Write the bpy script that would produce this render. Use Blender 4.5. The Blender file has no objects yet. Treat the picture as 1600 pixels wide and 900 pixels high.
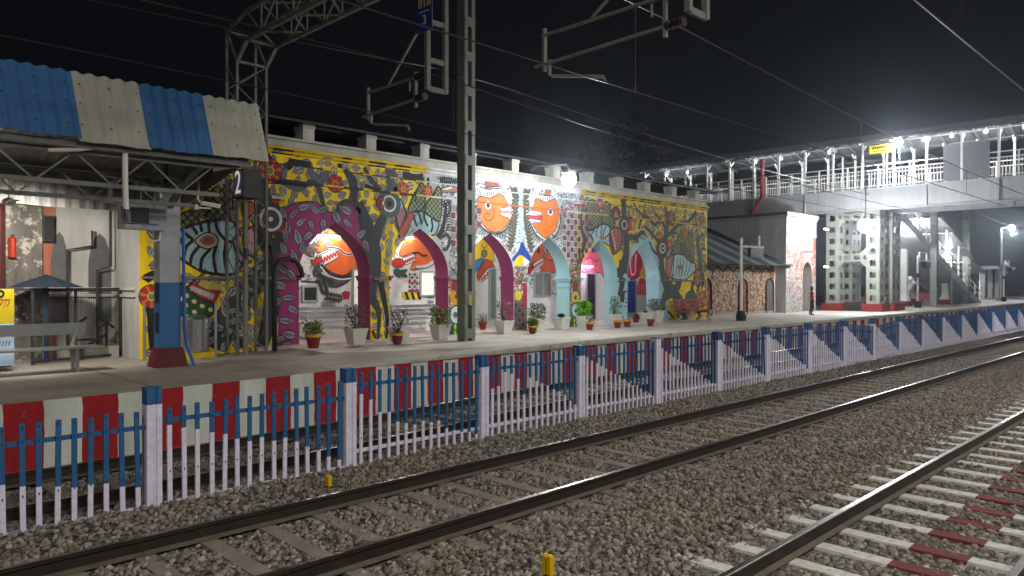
import bpy, bmesh, math, random
import numpy as np
from mathutils import Vector, Matrix
from mathutils.geometry import delaunay_2d_cdt, tessellate_polygon
random.seed(7); RN = np.random.default_rng(7)
S = bpy.context.scene; COL = S.collection
# world axes: x runs along the tracks, y across them towards the station, z up; rail tops at z = 0
# ---------------------------------------------------------------- camera
FOC = 1150.; TH = math.atan(1161/FOC); PITCH = math.atan(7/FOC); EYE = 2.5
cm = bpy.data.cameras.new('camera'); cam = bpy.data.objects.new('camera', cm); COL.objects.link(cam)
cm.sensor_width = 36; cm.lens = 36*FOC/1600; cm.clip_end = 2000; cm.clip_start = .05
cam.location = (0, 0, EYE); cam.rotation_euler = (math.pi/2-PITCH, 0, TH-math.pi/2); S.camera = cam
_c, _s = math.cos(TH), math.sin(TH); _cp, _sp = math.cos(PITCH), math.sin(PITCH)
FW = (_c*_cp, _s*_cp, -_sp); RT = (_s, -_c, 0.); UP = (_c*_sp, _s*_sp, _cp)
def ray(px, py):
    a = (px-800)/FOC; b = -(py-450)/FOC
    return [FW[i]+a*RT[i]+b*UP[i] for i in range(3)]
def wallpt(px, py, v):                      # measured photo point -> (x, z) on the wall plane y = v
    d = ray(px, py); t = v/d[1]; return (d[0]*t, EYE+d[2]*t)
def crosspt(px, py, u):                     # -> (y, z) on the plane x = u
    d = ray(px, py); t = u/d[0]; return (d[1]*t, EYE+d[2]*t)
# ---------------------------------------------------------------- materials
def lin(h):
    if not isinstance(h, str): return tuple(h)
    h = h.lstrip('#'); o = []
    for i in (0, 2, 4):
        c = int(h[i:i+2], 16)/255; o.append(c/12.92 if c <= .04045 else ((c+.055)/1.055)**2.4)
    return tuple(o)
MATS = {}
def mat(name, color, rough=.7, metal=0., var=.18, scale=3., bump=0., bscale=40., spec=.4, streak=False, attr=False, emit=None, wear=None):
    if name in MATS: return MATS[name]
    m = bpy.data.materials.new(name); m.use_nodes = True; nt = m.node_tree; N = nt.nodes; L = nt.links
    b = N['Principled BSDF']; b.inputs['Roughness'].default_value = rough; b.inputs['Metallic'].default_value = metal
    b.inputs['Specular IOR Level'].default_value = spec
    tc = N.new('ShaderNodeTexCoord'); mp = N.new('ShaderNodeMapping'); L.new(tc.outputs['Object'], mp.inputs['Vector'])
    if streak: mp.inputs['Scale'].default_value = (1, 1, .18)
    n1 = N.new('ShaderNodeTexNoise'); n1.inputs['Scale'].default_value = scale; n1.inputs['Detail'].default_value = 8; n1.inputs['Roughness'].default_value = .65
    L.new(mp.outputs['Vector'], n1.inputs['Vector'])
    mr = N.new('ShaderNodeMapRange'); mr.inputs[1].default_value = .3; mr.inputs[2].default_value = .7
    mr.inputs[3].default_value = 1-var; mr.inputs[4].default_value = 1+var*.6; L.new(n1.outputs['Fac'], mr.inputs['Value'])
    mx = N.new('ShaderNodeVectorMath'); mx.operation = 'SCALE'
    if attr:
        at = N.new('ShaderNodeAttribute'); at.attribute_name = 'Col'; L.new(at.outputs['Color'], mx.inputs[0])
    else: mx.inputs[0].default_value = lin(color)
    L.new(mr.outputs['Result'], mx.inputs['Scale']); out = mx.outputs['Vector']
    if wear:                                  # chipped or grimy spots: (colour, noise scale, threshold)
        n3 = N.new('ShaderNodeTexNoise'); n3.inputs['Scale'].default_value = wear[1]; n3.inputs['Detail'].default_value = 10; n3.inputs['Roughness'].default_value = .7; L.new(tc.outputs['Object'], n3.inputs['Vector'])
        m3 = N.new('ShaderNodeMapRange'); m3.inputs[1].default_value = wear[2]; m3.inputs[2].default_value = wear[2]+.05; L.new(n3.outputs['Fac'], m3.inputs['Value'])
        x3 = N.new('ShaderNodeMix'); x3.data_type = 'RGBA'; L.new(m3.outputs['Result'], x3.inputs[0]); L.new(out, x3.inputs[6]); x3.inputs[7].default_value = (*lin(wear[0]), 1); out = x3.outputs[2]
    L.new(out, b.inputs['Base Color'])
    if bump:
        n2 = N.new('ShaderNodeTexNoise'); n2.inputs['Scale'].default_value = bscale; n2.inputs['Detail'].default_value = 6
        L.new(tc.outputs['Object'], n2.inputs['Vector'])
        bp = N.new('ShaderNodeBump'); bp.inputs['Strength'].default_value = bump; bp.inputs['Distance'].default_value = .02
        L.new(n2.outputs['Fac'], bp.inputs['Height']); L.new(bp.outputs['Normal'], b.inputs['Normal'])
    if emit:
        b.inputs['Emission Color'].default_value = (*lin(emit[0]), 1); b.inputs['Emission Strength'].default_value = emit[1]
    MATS[name] = m; return m
# ---------------------------------------------------------------- mesh builder
WL = {}
class MB:
    def __init__(s): s.v = []; s.f = []; s.m = []; s.c = []
    def face(s, pts, m=0, c=(.5, .5, .5)):
        i = len(s.v); s.v += [tuple(p) for p in pts]; s.f.append(tuple(range(i, i+len(pts)))); s.m.append(m); s.c.append(c); return s
    def box(s, x0, x1, y0, y1, z0, z1, m=0, c=(.5, .5, .5)):
        i = len(s.v); s.v += [(x, y, z) for z in (z0, z1) for y in (y0, y1) for x in (x0, x1)]
        for q in ((0, 2, 3, 1), (4, 5, 7, 6), (0, 1, 5, 4), (1, 3, 7, 5), (3, 2, 6, 7), (2, 0, 4, 6)):
            s.f.append(tuple(i+k for k in q)); s.m.append(m); s.c.append(c)
        return s
    def beam(s, p, q, w, h=None, m=0, c=(.5, .5, .5), up=(0, 0, 1)):
        h = w if h is None else h; p, q = Vector(p), Vector(q); d = (q-p).normalized(); up = Vector(up)
        if abs(d.dot(up)) > .99: up = Vector((1, 0, 0))
        a = d.cross(up).normalized()*w/2; b = a.cross(d).normalized()*h/2
        i = len(s.v); s.v += [tuple(e+x*a+y*b) for e in (p, q) for x, y in ((-1, -1), (1, -1), (1, 1), (-1, 1))]
        for k in ((0, 1, 2, 3), (7, 6, 5, 4), (0, 4, 5, 1), (1, 5, 6, 2), (2, 6, 7, 3), (3, 7, 4, 0)):
            s.f.append(tuple(i+j for j in k)); s.m.append(m); s.c.append(c)
        return s
    def tube(s, pts, r, n=8, m=0, c=(.5, .5, .5), cap=True):
        pts = [Vector(p) for p in pts]; rs = r if isinstance(r, (list, tuple)) else [r]*len(pts); base = len(s.v); ref = None
        for k, p in enumerate(pts):
            d = (pts[min(k+1, len(pts)-1)]-pts[max(k-1, 0)]).normalized()
            if ref is None: ref = Vector((0, 0, 1)) if abs(d.z) < .9 else Vector((1, 0, 0))
            a = d.cross(ref).normalized(); b = a.cross(d).normalized(); ref = b if abs(d.dot(b)) < .9 else ref
            for j in range(n):
                t = 2*math.pi*j/n; s.v.append(tuple(p+rs[k]*(math.cos(t)*a+math.sin(t)*b)))
        for k in range(len(pts)-1):
            for j in range(n):
                a0 = base+k*n+j; a1 = base+k*n+(j+1) % n; s.f.append((a0, a0+n, a1+n, a1)); s.m.append(m); s.c.append(c)
        if cap:
            s.f.append(tuple(base+j for j in range(n))); s.m.append(m); s.c.append(c)
            e = base+(len(pts)-1)*n; s.f.append(tuple(e+n-1-j for j in range(n))); s.m.append(m); s.c.append(c)
        return s
    def lathe(s, x, y, prof, n=16, m=0, c=(.5, .5, .5), sq=False):      # prof: (r, z)
        base = len(s.v)
        for r, z in prof:
            for j in range(n):
                t = 2*math.pi*(j+.5)/n; k = (1/max(abs(math.cos(t)), abs(math.sin(t)))) if sq else 1
                s.v.append((x+r*k*math.cos(t), y+r*k*math.sin(t), z))
        for k in range(len(prof)-1):
            for j in range(n):
                a0 = base+k*n+j; a1 = base+k*n+(j+1) % n; s.f.append((a0, a1, a1+n, a0+n)); s.m.append(m); s.c.append(c)
        s.f.append(tuple(base+n-1-j for j in range(n))); s.m.append(m); s.c.append(c)
        e = base+(len(prof)-1)*n; s.f.append(tuple(e+j for j in range(n))); s.m.append(m); s.c.append(c); return s
    def ball(s, p, r, m=0, nu=14, nv=9, c=(.5, .5, .5)):
        return s.lathe(p[0], p[1], [(max(r*math.sin(math.pi*k/nv), r*.02), p[2]-r*math.cos(math.pi*k/nv)) for k in range(nv+1)], nu, m, c)
    def extrude_x(s, prof, x0, x1, m=0, c=(.5, .5, .5), caps=True):      # prof: closed list of (y, z)
        n = len(prof); i = len(s.v); s.v += [(x0, y, z) for y, z in prof]+[(x1, y, z) for y, z in prof]
        for k in range(n): s.f.append((i+k, i+(k+1) % n, i+n+(k+1) % n, i+n+k)); s.m.append(m); s.c.append(c)
        if caps: s.f += [tuple(i+n-1-k for k in range(n)), tuple(i+n+k for k in range(n))]; s.m += [m, m]; s.c += [c, c]
        return s
    def build(s, name, mats, parent=None, smooth=False, origin=None):
        me = bpy.data.meshes.new(name); V = np.array(s.v, dtype=np.float64).reshape(-1, 3)
        if origin is None:
            lo, hi = V.min(0), V.max(0); origin = ((lo[0]+hi[0])/2, (lo[1]+hi[1])/2, lo[2])
        me.from_pydata((V-np.array(origin)).tolist(), [], s.f)
        for m in (mats if isinstance(mats, (list, tuple)) else [mats]): me.materials.append(m)
        me.polygons.foreach_set('material_index', s.m)
        if any(c != (.5, .5, .5) for c in s.c):
            a = me.attributes.new('Col', 'FLOAT_COLOR', 'FACE')
            a.data.foreach_set('color', np.array([(*c[:3], 1.) for c in s.c], dtype=np.float32).ravel())
        if smooth: me.polygons.foreach_set('use_smooth', [True]*len(s.f))
        o = bpy.data.objects.new(name, me); COL.objects.link(o); o.location = origin; WL[o.name] = Vector(origin)
        if parent: attach(o, parent)
        return o
def attach(o, parent):
    o.parent = parent; o.matrix_parent_inverse = Matrix.Translation(-WL[parent.name])
def tag(o, label=None, cat=None, group=None, kind=None):
    if label: o['label'] = label
    if cat: o['category'] = cat
    if group: o['group'] = group
    if kind: o['kind'] = kind
    return o
def thing(name, loc, label, cat, group=None):
    o = bpy.data.objects.new(name, None); COL.objects.link(o); o.location = loc; o.empty_display_size = .2; WL[o.name] = Vector(loc)
    return tag(o, label, cat, group)
def kids(o): return [c for c in ALL_KIDS.get(o.name, [])]
def copy_tree(o, parent=None, loc=None, label=None, rot=None):
    c = o.copy(); COL.objects.link(c); WL[c.name] = WL[o.name].copy()
    if parent: c.parent = parent
    if loc is not None: c.location = loc; WL[c.name] = Vector(loc)
    if rot is not None: c.rotation_euler = (0, 0, rot)
    if label: c['label'] = label
    for k in list(o.children): copy_tree(k, c)
    return c
def struct(o): o['kind'] = 'structure'; return o
def arr_mesh(name, V, F, colr=None, mats=(), midx=None):                 # numpy triangle/quad mesh
    me = bpy.data.meshes.new(name); n, k = F.shape
    me.vertices.add(len(V)); me.vertices.foreach_set('co', V.astype(np.float32).ravel())
    me.loops.add(n*k); me.loops.foreach_set('vertex_index', F.astype(np.int32).ravel())
    me.polygons.add(n); me.polygons.foreach_set('loop_start', np.arange(0, n*k, k, dtype=np.int32))
    for m in mats: me.materials.append(m)
    if midx is not None: me.polygons.foreach_set('material_index', midx.astype(np.int32))
    me.update(calc_edges=True)
    if colr is not None:
        a = me.attributes.new('Col', 'FLOAT_COLOR', 'FACE'); a.data.foreach_set('color', np.c_[colr, np.ones(n)].astype(np.float32).ravel())
    me.validate(); o = bpy.data.objects.new(name, me); COL.objects.link(o); WL[o.name] = Vector((0, 0, 0)); return o
PAINT = mat('wall_paint', (1, 1, 1), rough=.75, var=.3, scale=3.2, attr=True, bump=.4, bscale=9, streak=True, wear=('#77746c', 2.3, .68))
PAINT2 = mat('gloss_paint', (1, 1, 1), rough=.45, var=.1, scale=5, attr=True)
GREY = mat('grey_painted_steel', '#6d6f6c', rough=.6, var=.22, scale=6)
GALV = mat('galvanised_steel', '#8d8f8c', rough=.42, metal=.6, var=.25, scale=4)
WSTEEL = mat('white_painted_steel', '#cfcfca', rough=.55, var=.14, scale=5)
STAIN = mat('stainless_steel', '#b4b6b6', rough=.28, metal=.95, var=.1, scale=8)
DARK = mat('dark_steel', '#26272a', rough=.55, var=.3, scale=6)
WPLAS = mat('white_plastic', '#c9c8c0', rough=.5, var=.06)
BPLAS = mat('black_plastic', '#101114', rough=.5, var=.1)
REDP = mat('maroon_paint', '#7a1f1c', rough=.6, var=.2, scale=8)
CONC = mat('concrete', '#8f8a80', rough=.9, var=.25, scale=2, bump=.3)
GLASSLIT = mat('lit_frosted_glass', '#cfd4c4', rough=.35, emit=('#dfe6cf', .22))
EXPO = 1.12
# ================================================================ ground, ballast, tracks
def veg(u):   # platform edge line: the loop track swings away from the main lines
    return float(np.interp(u, [-40, 4, 7.7, 11, 15, 22, 200], [12.1, 12.1, 12.32, 12.72, 13.0, 13.08, 13.08]))
def pz(u): return float(np.interp(u, [-40, 6, 15, 200], [.83, .84, .92, .93]))
g = MB(); g.face([(-400, -300, -.62), (900, -300, -.62), (900, 700, -.62), (-400, 700, -.62)])
struct(g.build('ground', mat('earth', '#3a352c', rough=1, var=.4, scale=.3)))
def bh(u, v):
    z = -.205+.09*np.exp(-((v-9.05)/.55)**2)+.015*np.exp(-((v-4.6)/.9)**2)
    z = np.where(v > 9.7, -.22, z); z = np.where(v < .9, -.24, z)
    return z+.012*np.sin(u*1.3+v*2.1)*np.sin(v*1.7-u*.6)+.01*np.sin(u*3.1)*np.cos(v*4.3)
def ballast_mat():
    m = bpy.data.materials.new('ballast_stone'); m.use_nodes = True; nt = m.node_tree; N = nt.nodes; L = nt.links; b = N['Principled BSDF']
    tc = N.new('ShaderNodeTexCoord'); vo = N.new('ShaderNodeTexVoronoi'); vo.inputs['Scale'].default_value = 17; L.new(tc.outputs['Object'], vo.inputs['Vector'])
    cr = N.new('ShaderNodeValToRGB'); e = cr.color_ramp; e.elements[0].color = (*lin('#48423b'), 1); e.elements[1].color = (*lin('#7d756b'), 1)
    x = e.elements.new(.5); x.color = (*lin('#625b52'), 1); L.new(vo.outputs['Color'], cr.inputs['Fac'])
    n = N.new('ShaderNodeTexNoise'); n.inputs['Scale'].default_value = .5; n.inputs['Detail'].default_value = 5; L.new(tc.outputs['Object'], n.inputs['Vector'])
    mr = N.new('ShaderNodeMapRange'); mr.inputs[1].default_value = .3; mr.inputs[2].default_value = .7; mr.inputs[3].default_value = .7; mr.inputs[4].default_value = 1.15; L.new(n.outputs['Fac'], mr.inputs['Value'])
    mx = N.new('ShaderNodeVectorMath'); mx.operation = 'SCALE'; L.new(cr.outputs['Color'], mx.inputs[0]); L.new(mr.outputs['Result'], mx.inputs['Scale']); L.new(mx.outputs['Vector'], b.inputs['Base Color'])
    bp = N.new('ShaderNodeBump'); bp.invert = True; bp.inputs['Strength'].default_value = 1; bp.inputs['Distance'].default_value = .05; L.new(vo.outputs['Distance'], bp.inputs['Height']); L.new(bp.outputs['Normal'], b.inputs['Normal'])
    b.inputs['Roughness'].default_value = .95; b.inputs['Specular IOR Level'].default_value = .2; return m
BAL = ballast_mat()
us = np.concatenate([np.arange(-12, 40, .25), np.arange(40, 300, 2.)]); vs = np.concatenate([np.arange(-1.2, 14.0, .1)])
U, Vv = np.meshgrid(us, vs, indexing='ij'); Zb = bh(U, Vv); nu, nv = U.shape
idx = np.arange(nu*nv).reshape(nu, nv); Fq = np.stack([idx[:-1, :-1], idx[1:, :-1], idx[1:, 1:], idx[:-1, 1:]], -1).reshape(-1, 4)
o = arr_mesh('ballast_bed', np.stack([U, Vv, Zb], -1).reshape(-1, 3), Fq, mats=[BAL]); struct(o)
# track centre lines (left rail, right rail heads), sleepers every 0.63 m
RS = .63
def tr3(u): return veg(u)-.6          # far rail of the loop line
# --- crushed stones, laid one by one near the camera
t = (1+5**.5)/2
IV = np.array([(-1, t, 0), (1, t, 0), (-1, -t, 0), (1, -t, 0), (0, -1, t), (0, 1, t), (0, -1, -t), (0, 1, -t), (t, 0, -1), (t, 0, 1), (-t, 0, -1), (-t, 0, 1)])/1.9
IF = np.array([(0, 11, 5), (0, 5, 1), (0, 1, 7), (0, 7, 10), (0, 10, 11), (1, 5, 9), (5, 11, 4), (11, 10, 2), (10, 7, 6), (7, 1, 8), (3, 9, 4), (3, 4, 2), (3, 2, 6), (3, 6, 8), (3, 8, 9), (4, 9, 5), (2, 4, 11), (6, 2, 10), (8, 6, 7), (9, 8, 1)])
def stones(name, n, lo, hi, r0, r1, dens, label):
    u = RN.uniform(lo[0], hi[0], n); v = RN.uniform(lo[1], hi[1], n)
    dep = u*_c+v*_s; lat = u*_s-v*_c
    keep = (dep > 5) & (np.abs(lat) < dep*.76+.8) & (RN.random(n) < dens(dep))
    ku = np.abs((u/RS+.5) % 1-.5)*RS
    keep &= ~((v < 3.74) & (v > .95) & (ku < .115))                                  # swept clear over the painted sleepers
    keep &= ~((v > 6.05) & (v < 7.55) & (ku < .1)) | (RN.random(n) < .14) & (v > 6)
    for rv in (1.46, 3.2, 5.98, 7.72): keep &= np.abs(v-rv) > .1
    r3 = np.interp(u, np.arange(-40, 200), [tr3(x) for x in range(-40, 200)])
    keep &= (np.abs(v-r3) > .09) & (np.abs(v-r3+1.74) > .09) & (v < r3+.55)
    u, v = u[keep], v[keep]; n = len(u); ku2 = np.abs((u/RS+.5) % 1-.5)*RS; print(name, n)
    z = bh(u, v)+RN.uniform(-.006, .022, n)
    z[(v > .95) & (v < 3.74)] -= .012
    q = RN.normal(size=(n, 4)); q /= np.linalg.norm(q, axis=1)[:, None]; w, x, y, zz = q.T
    R = np.stack([1-2*(y*y+zz*zz), 2*(x*y-zz*w), 2*(x*zz+y*w), 2*(x*y+zz*w), 1-2*(x*x+zz*zz), 2*(y*zz-x*w), 2*(x*zz-y*w), 2*(y*zz+x*w), 1-2*(x*x+y*y)], -1).reshape(n, 3, 3)
    T = IV[None]*(1+RN.uniform(-.42, .3, (24, 12, 1)))*RN.uniform(.8, 1.2, (24, 1, 3)); T = T[RN.integers(0, 24, n)]
    sc = RN.uniform(r0, r1, n)[:, None]*np.c_[RN.uniform(.9, 1.35, n), RN.uniform(.7, 1.1, n), RN.uniform(.5, .85, n)]
    P = np.einsum('nij,nkj->nki', R, T*sc[:, None, :]); P[:, :, 2] *= .85; P += np.stack([u, v, z], -1)[:, None]
    F = (IF[None]+12*np.arange(n)[:, None, None]).reshape(-1, 3)
    pal = np.array([lin(c) for c in ('#6c6660', '#79726a', '#625c55', '#706860', '#807a72', '#6a6156', '#726f6b', '#58534d', '#878079')])
    c = pal[RN.integers(0, len(pal), n)]*RN.uniform(1.15, 1.42, (n, 1))
    spl = (np.abs(v-3.82) < .16) & (ku2 < .11) & (RN.random(n) < .6) | (v < 3.74) & (v > .95) & (ku2 < .14) & (RN.random(n) < .3); c[spl] = np.array(lin('#b4b5ac'))*RN.uniform(.6, 1, (spl.sum(), 1))
    brown = np.clip(np.sin(u*.7+v*1.9)*.5+np.sin(u*1.7-v)*.35, 0, 1)[:, None]; c = c*(1-brown*np.array([.0, .07, .16]))
    o = arr_mesh(name, P.reshape(-1, 3), F, np.repeat(c, 20, 0), [mat('crushed_stone', 0, rough=.95, attr=True, var=.2, scale=25, spec=.2)])
    tag(o, label, None, None, 'stuff'); return o
stones('ballast_stones', 190000, (-2, 1.0), (30, 12.2), .025, .05, lambda d: np.clip(1.3-(d-7)/20, .12, 1)*.62, 'loose grey brown crushed stone lying between the rails and along the fence')
# --- rails
def railprof(yc):
    h = [(-.068, -.172), (.068, -.172), (.068, -.160), (.012, -.145), (.009, -.05), (.034, -.036), (.0345, -.006), (.026, 0), (-.026, 0), (-.0345, -.006), (-.034, -.036), (-.009, -.05), (-.012, -.145), (-.068, -.160)]
    return [(yc+a, b) for a, b in h]
RUST = mat('rusty_rail_side', '#241b16', rough=.5, var=.5, scale=9, spec=.5); SHINE = mat('worn_rail_top', '#8a8680', rough=.3, metal=1, var=.25, scale=6)
SLP = mat('sleeper_concrete', '#82796d', rough=.9, var=.3, scale=6, bump=.2); SLW = mat('painted_sleeper', 0, rough=.8, attr=True, var=.25, scale=9, wear=('#6d645a', 7, .6), bump=.3)
CLIP = mat('rail_clip_iron', '#141210', rough=.5, var=.3)
def rail(line, par):                       # line: list of (x, y)
    b = MB(); n = 14
    for x, y in line: b.v += [(x, a, z) for a, z in railprof(y)]
    for k in range(len(line)-1):
        for j in range(n):
            a0 = k*n+j; a1 = k*n+(j+1) % n; b.f.append((a0, a1, a1+n, a0+n)); b.m.append(1 if j in (6, 7, 8) else 2 if j in (1, 2, 12, 13) else 0); b.c.append((.5,)*3)
    return b.build('rail', [RUST, SHINE, mat('dusty_rail_foot', '#5a5348', rough=.85, var=.4, scale=5)], par)
def sleeper_mb(u, v, cols=None, L=1.375):
    b = MB(); W, w = .115, .09; z0, z1 = -.42, -.18
    segs = [(-L, L, lin('#84796a'))] if cols is None else cols
    for a, e, c in segs:
        p = [(u-W, z0), (u+W, z0), (u+w, z1), (u-w, z1)]; i = len(b.v)
        b.v += [(x, v+a, z) for x, z in p]+[(x, v+e, z) for x, z in p]
        for q in ((0, 1, 5, 4), (1, 2, 6, 5), (2, 3, 7, 6), (3, 0, 4, 7)): b.f.append(tuple(i+k for k in q)); b.m.append(0); b.c.append(c)
        if a == segs[0][0]: b.f.append((i+3, i+2, i+1, i)); b.m.append(0); b.c.append(c)
        if e == segs[-1][1]: b.f.append((i+4, i+5, i+6, i+7)); b.m.append(0); b.c.append(c)
    return b
def clip_mb(u, v):
    b = MB()
    for s in (-1, 1):
        y = v+s*.085; b.box(u-.08, u+.08, y-.04, y+.04, -.18, -.14)
        b.tube([(u-.06, y+s*.04, -.14), (u-.06, y-s*.01, -.11), (u, y-s*.012, -.095), (u+.04, y+s*.04, -.1), (u+.07, y+s*.06, -.13)], .024, 6)
    return b
WH, RD = lin('#c3c4bb'), lin('#6a2a22')
def track(label, lines, sl_u, cols, mat_s, n_detail, name='railway_track', grp='railway tracks'):
    t = thing(name, (0, (lines[0][0][1]+lines[1][0][1])/2, -.42), label, 'railway track', grp)
    for ln in lines: rail(ln, t)
    vc0 = (lines[0][0][1]+lines[1][0][1])/2
    proto = None; parts = []
    for i, u in enumerate(sl_u):
        vc = float(np.interp(u, [p[0] for p in lines[0]], [(a[1]+b[1])/2 for a, b in zip(*lines)]))
        if i >= 100 - 2: break
        if proto is None:
            proto = sleeper_mb(u, vc, cols).build('sleeper', mat_s, t); pu = u; pv = vc
            c1 = clip_mb(u, vc-.87).build('rail_clip', CLIP, proto); c2 = clip_mb(u, vc+.87).build('rail_clip', CLIP, proto); o = proto
        else:
            o = proto.copy(); COL.objects.link(o); o.location = Vector(WL[proto.name])+Vector((u-pu, vc-pv, 0)); WL[o.name] = o.location.copy()
            if i < n_detail:
                for k in (c1, c2): d = k.copy(); COL.objects.link(d); d.parent = o
        jit = random.uniform(-.006, .006); o.rotation_euler.z = jit
    rest = sl_u[98:]
    if len(rest):
        b = MB()
        for u in rest:
            vc = float(np.interp(u, [p[0] for p in lines[0]], [(a[1]+c[1])/2 for a, c in zip(*lines)])); q = sleeper_mb(u, vc, cols)
            i = len(b.v); b.v += q.v; b.f += [tuple(i+k for k in f) for f in q.f]; b.m += q.m; b.c += q.c
        tag(b.build('sleepers', mat_s, t), kind='stuff')
    return t
slu = lambda a, b: [k*RS for k in range(int(a/RS), int(b/RS))]
pc = [(-1.4, .12-.0, WH), (.12-.0, .13, WH)]
pc = [(-1.42, -.39, WH), (-.39, .13, RD), (.13, 1.42, WH)]
track('near track with sleepers painted white and red', [[(-10, 1.46), (250, 1.46)], [(-10, 3.2), (250, 3.2)]], slu(3.2, 95), pc, SLW, 30)
track('middle track with bare grey sleepers half sunk in ballast', [[(-10, 5.98), (250, 5.98)], [(-10, 7.72), (250, 7.72)]], slu(-.7, 92), None, SLP, 30)
xs = list(range(-10, 25))+[30, 250]
track('track behind the picket fence along the platform wall', [[(x, tr3(x)-1.74) for x in xs], [(x, tr3(x)) for x in xs]], slu(-.7, 60), None, SLP, 12)
# --- yellow marker blocks
def marker(x, y, z, label, s=1.):
    YM = mat('yellow_marker_paint', '#c9a400', rough=.5, var=.15, scale=20)
    t = thing('track_marker', (x, y, z), label, 'marker', 'yellow track markers')
    b = MB(); b.box(x-.012*s, x+.012*s, y-.02*s, y+.02*s, z, z+.12*s); b.build('stake', DARK, t)
    for k in (-1, 1):
        b = MB(); c = k*.03*s; b.box(x-.03*s, x+.03*s, y+c-.022*s, y+c+.022*s, z+.11*s, z+.27*s); b.box(x-.02*s, x+.02*s, y+c-.012*s, y+c+.012*s, z+.27*s, z+.285*s)
        b.build('block', YM, t)
marker(5.0, 8.42, -.2, 'yellow two-pronged marker in ballast close to the picket fence', .8)
marker(4.86, 4.45, -.21, 'yellow two-pronged marker standing in ballast between the two nearest tracks', 1.0)
# ================================================================ platform
P = MB(); us = [-30, -10, 0, 2, 4, 6, 7.7, 9, 10, 11, 12, 13, 14, 15, 17, 19, 22, 26, 30, 40, 60, 100, 220]
for a, b in zip(us[:-1], us[1:]):
    P.face([(a, veg(a), pz(a)), (b, veg(b), pz(b)), (b, 22, pz(b)), (a, 22, pz(a))], 0)
k = -62
while True:                                  # platform wall: painted blocks 0.48 m wide
    a = 2.14+k*.485; b = a+.485; c = lin('#8f1118') if k % 2 == 0 else lin('#b9bdb6')
    if a > 120: break
    n = 6; z1 = -.12
    edge = lambda q, h: q+.007*math.sin(q*37.7+h*5.3)+.005*math.sin(q*91+h*17)      # brushed, not ruled, edges
    for h in range(n):
        za, zb2 = h/n, (h+1)/n; A0, B0, A1, B1 = edge(a, za), edge(b, za), edge(a, zb2), edge(b, zb2); Z = lambda q, t: z1+(pz(q)-z1)*t
        P.face([(A0, veg(A0), Z(A0, za)), (B0, veg(B0), Z(B0, za)), (B1, veg(B1), Z(B1, zb2)), (A1, veg(A1), Z(A1, zb2))], 1, c)
    k += 1
for a, b in zip(us[:-1], us[1:]):            # dirty footing and far underside
    P.face([(a, veg(a)-.03, -.6), (b, veg(b)-.03, -.6), (b, veg(b)-.03, -.12), (a, veg(a)-.03, -.12)], 2)
    P.face([(a, veg(a)-.03, -.12), (b, veg(b)-.03, -.12), (b, veg(b), -.12), (a, veg(a), -.12)], 2)
def plat_mat():
    m = mat('platform_concrete', '#8f877b', rough=.62, var=.34, scale=.9, bump=.25, bscale=30, spec=.35, wear=('#5f564c', .8, .6)); return m
po = struct(P.build('platform', [plat_mat(), mat('platform_wall_paint', 0, rough=.8, attr=True, var=.25, scale=4, bump=.5, bscale=11, streak=True, wear=('#6a655c', 3.5, .64)), CONC]))
ct = lambda u: float(np.interp(u, [7.5, 14], [.04, 1])); cp = MB(); cu = [7.5, 8, 9, 10, 11, 12, 13, 14, 15, 17, 19, 22, 26, 30, 40, 60, 120]
for a, b in zip(cu[:-1], cu[1:]):
    q = lambda u: [(veg(u)-.1*ct(u), pz(u)-.13*ct(u)), (veg(u)-.12*ct(u), pz(u)-.08*ct(u)), (veg(u)-.12*ct(u), pz(u)+.01*ct(u)), (veg(u)-.09*ct(u), pz(u)+.035*ct(u)), (veg(u)+.55, pz(u)+.006+.03*ct(u)), (veg(u)+.56, pz(u)-.13*ct(u))]
    A, B = q(a), q(b); i = len(cp.v); cp.v += [(a, *p) for p in A]+[(b, *p) for p in B]
    for j in range(6): cp.f.append((i+j, i+(j+1) % 6, i+6+(j+1) % 6, i+6+j)); cp.m.append(0); cp.c.append((.5,)*3)
    if a == cu[0]: cp.f.append(tuple(i+5-j for j in range(6))); cp.m.append(0); cp.c.append((.5,)*3)
struct(cp.build('platform_coping', mat('pale_coping_concrete', '#a8a499', rough=.8, var=.28, scale=1.8, bump=.3, wear=('#7d766a', 2.2, .6))))
lw = MB()                                     # paler paved walk beside the building
for a, b in zip(us[7:-2], us[8:-1]): lw.face([(a, veg(a)+max(.6, 3.2-(a-8)*.55), pz(a)+.004), (b, veg(b)+max(.6, 3.2-(b-8)*.55), pz(b)+.004), (b, 19.5, pz(b)+.004), (a, 19.5, pz(a)+.004)])
struct(lw.build('platform_paving', mat('pale_paving', '#b0aa9e', rough=.6, var=.26, scale=1.1, spec=.4, wear=('#8a8377', 1.3, .58))))
jn = MB()
for k in range(40):
    u = -3+k*2.4; y0 = veg(u)+(.05 if u < 11 else .6); z = pz(u)+.008; jn.face([(u, y0, z), (u+.018, y0, z), (u+.018, 17, z), (u, 17, z)])
for a, b in zip(us[:-2], us[1:-1]):
    for q in (1.35, 2.7): jn.face([(a, veg(a)+q, pz(a)+.0085), (b, veg(b)+q, pz(b)+.0085), (b, veg(b)+q+.016, pz(b)+.0085), (a, veg(a)+q+.016, pz(a)+.0085)])
struct(jn.build('platform_joint_lines', mat('joint_dirt', '#564f46', rough=1)))
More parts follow.
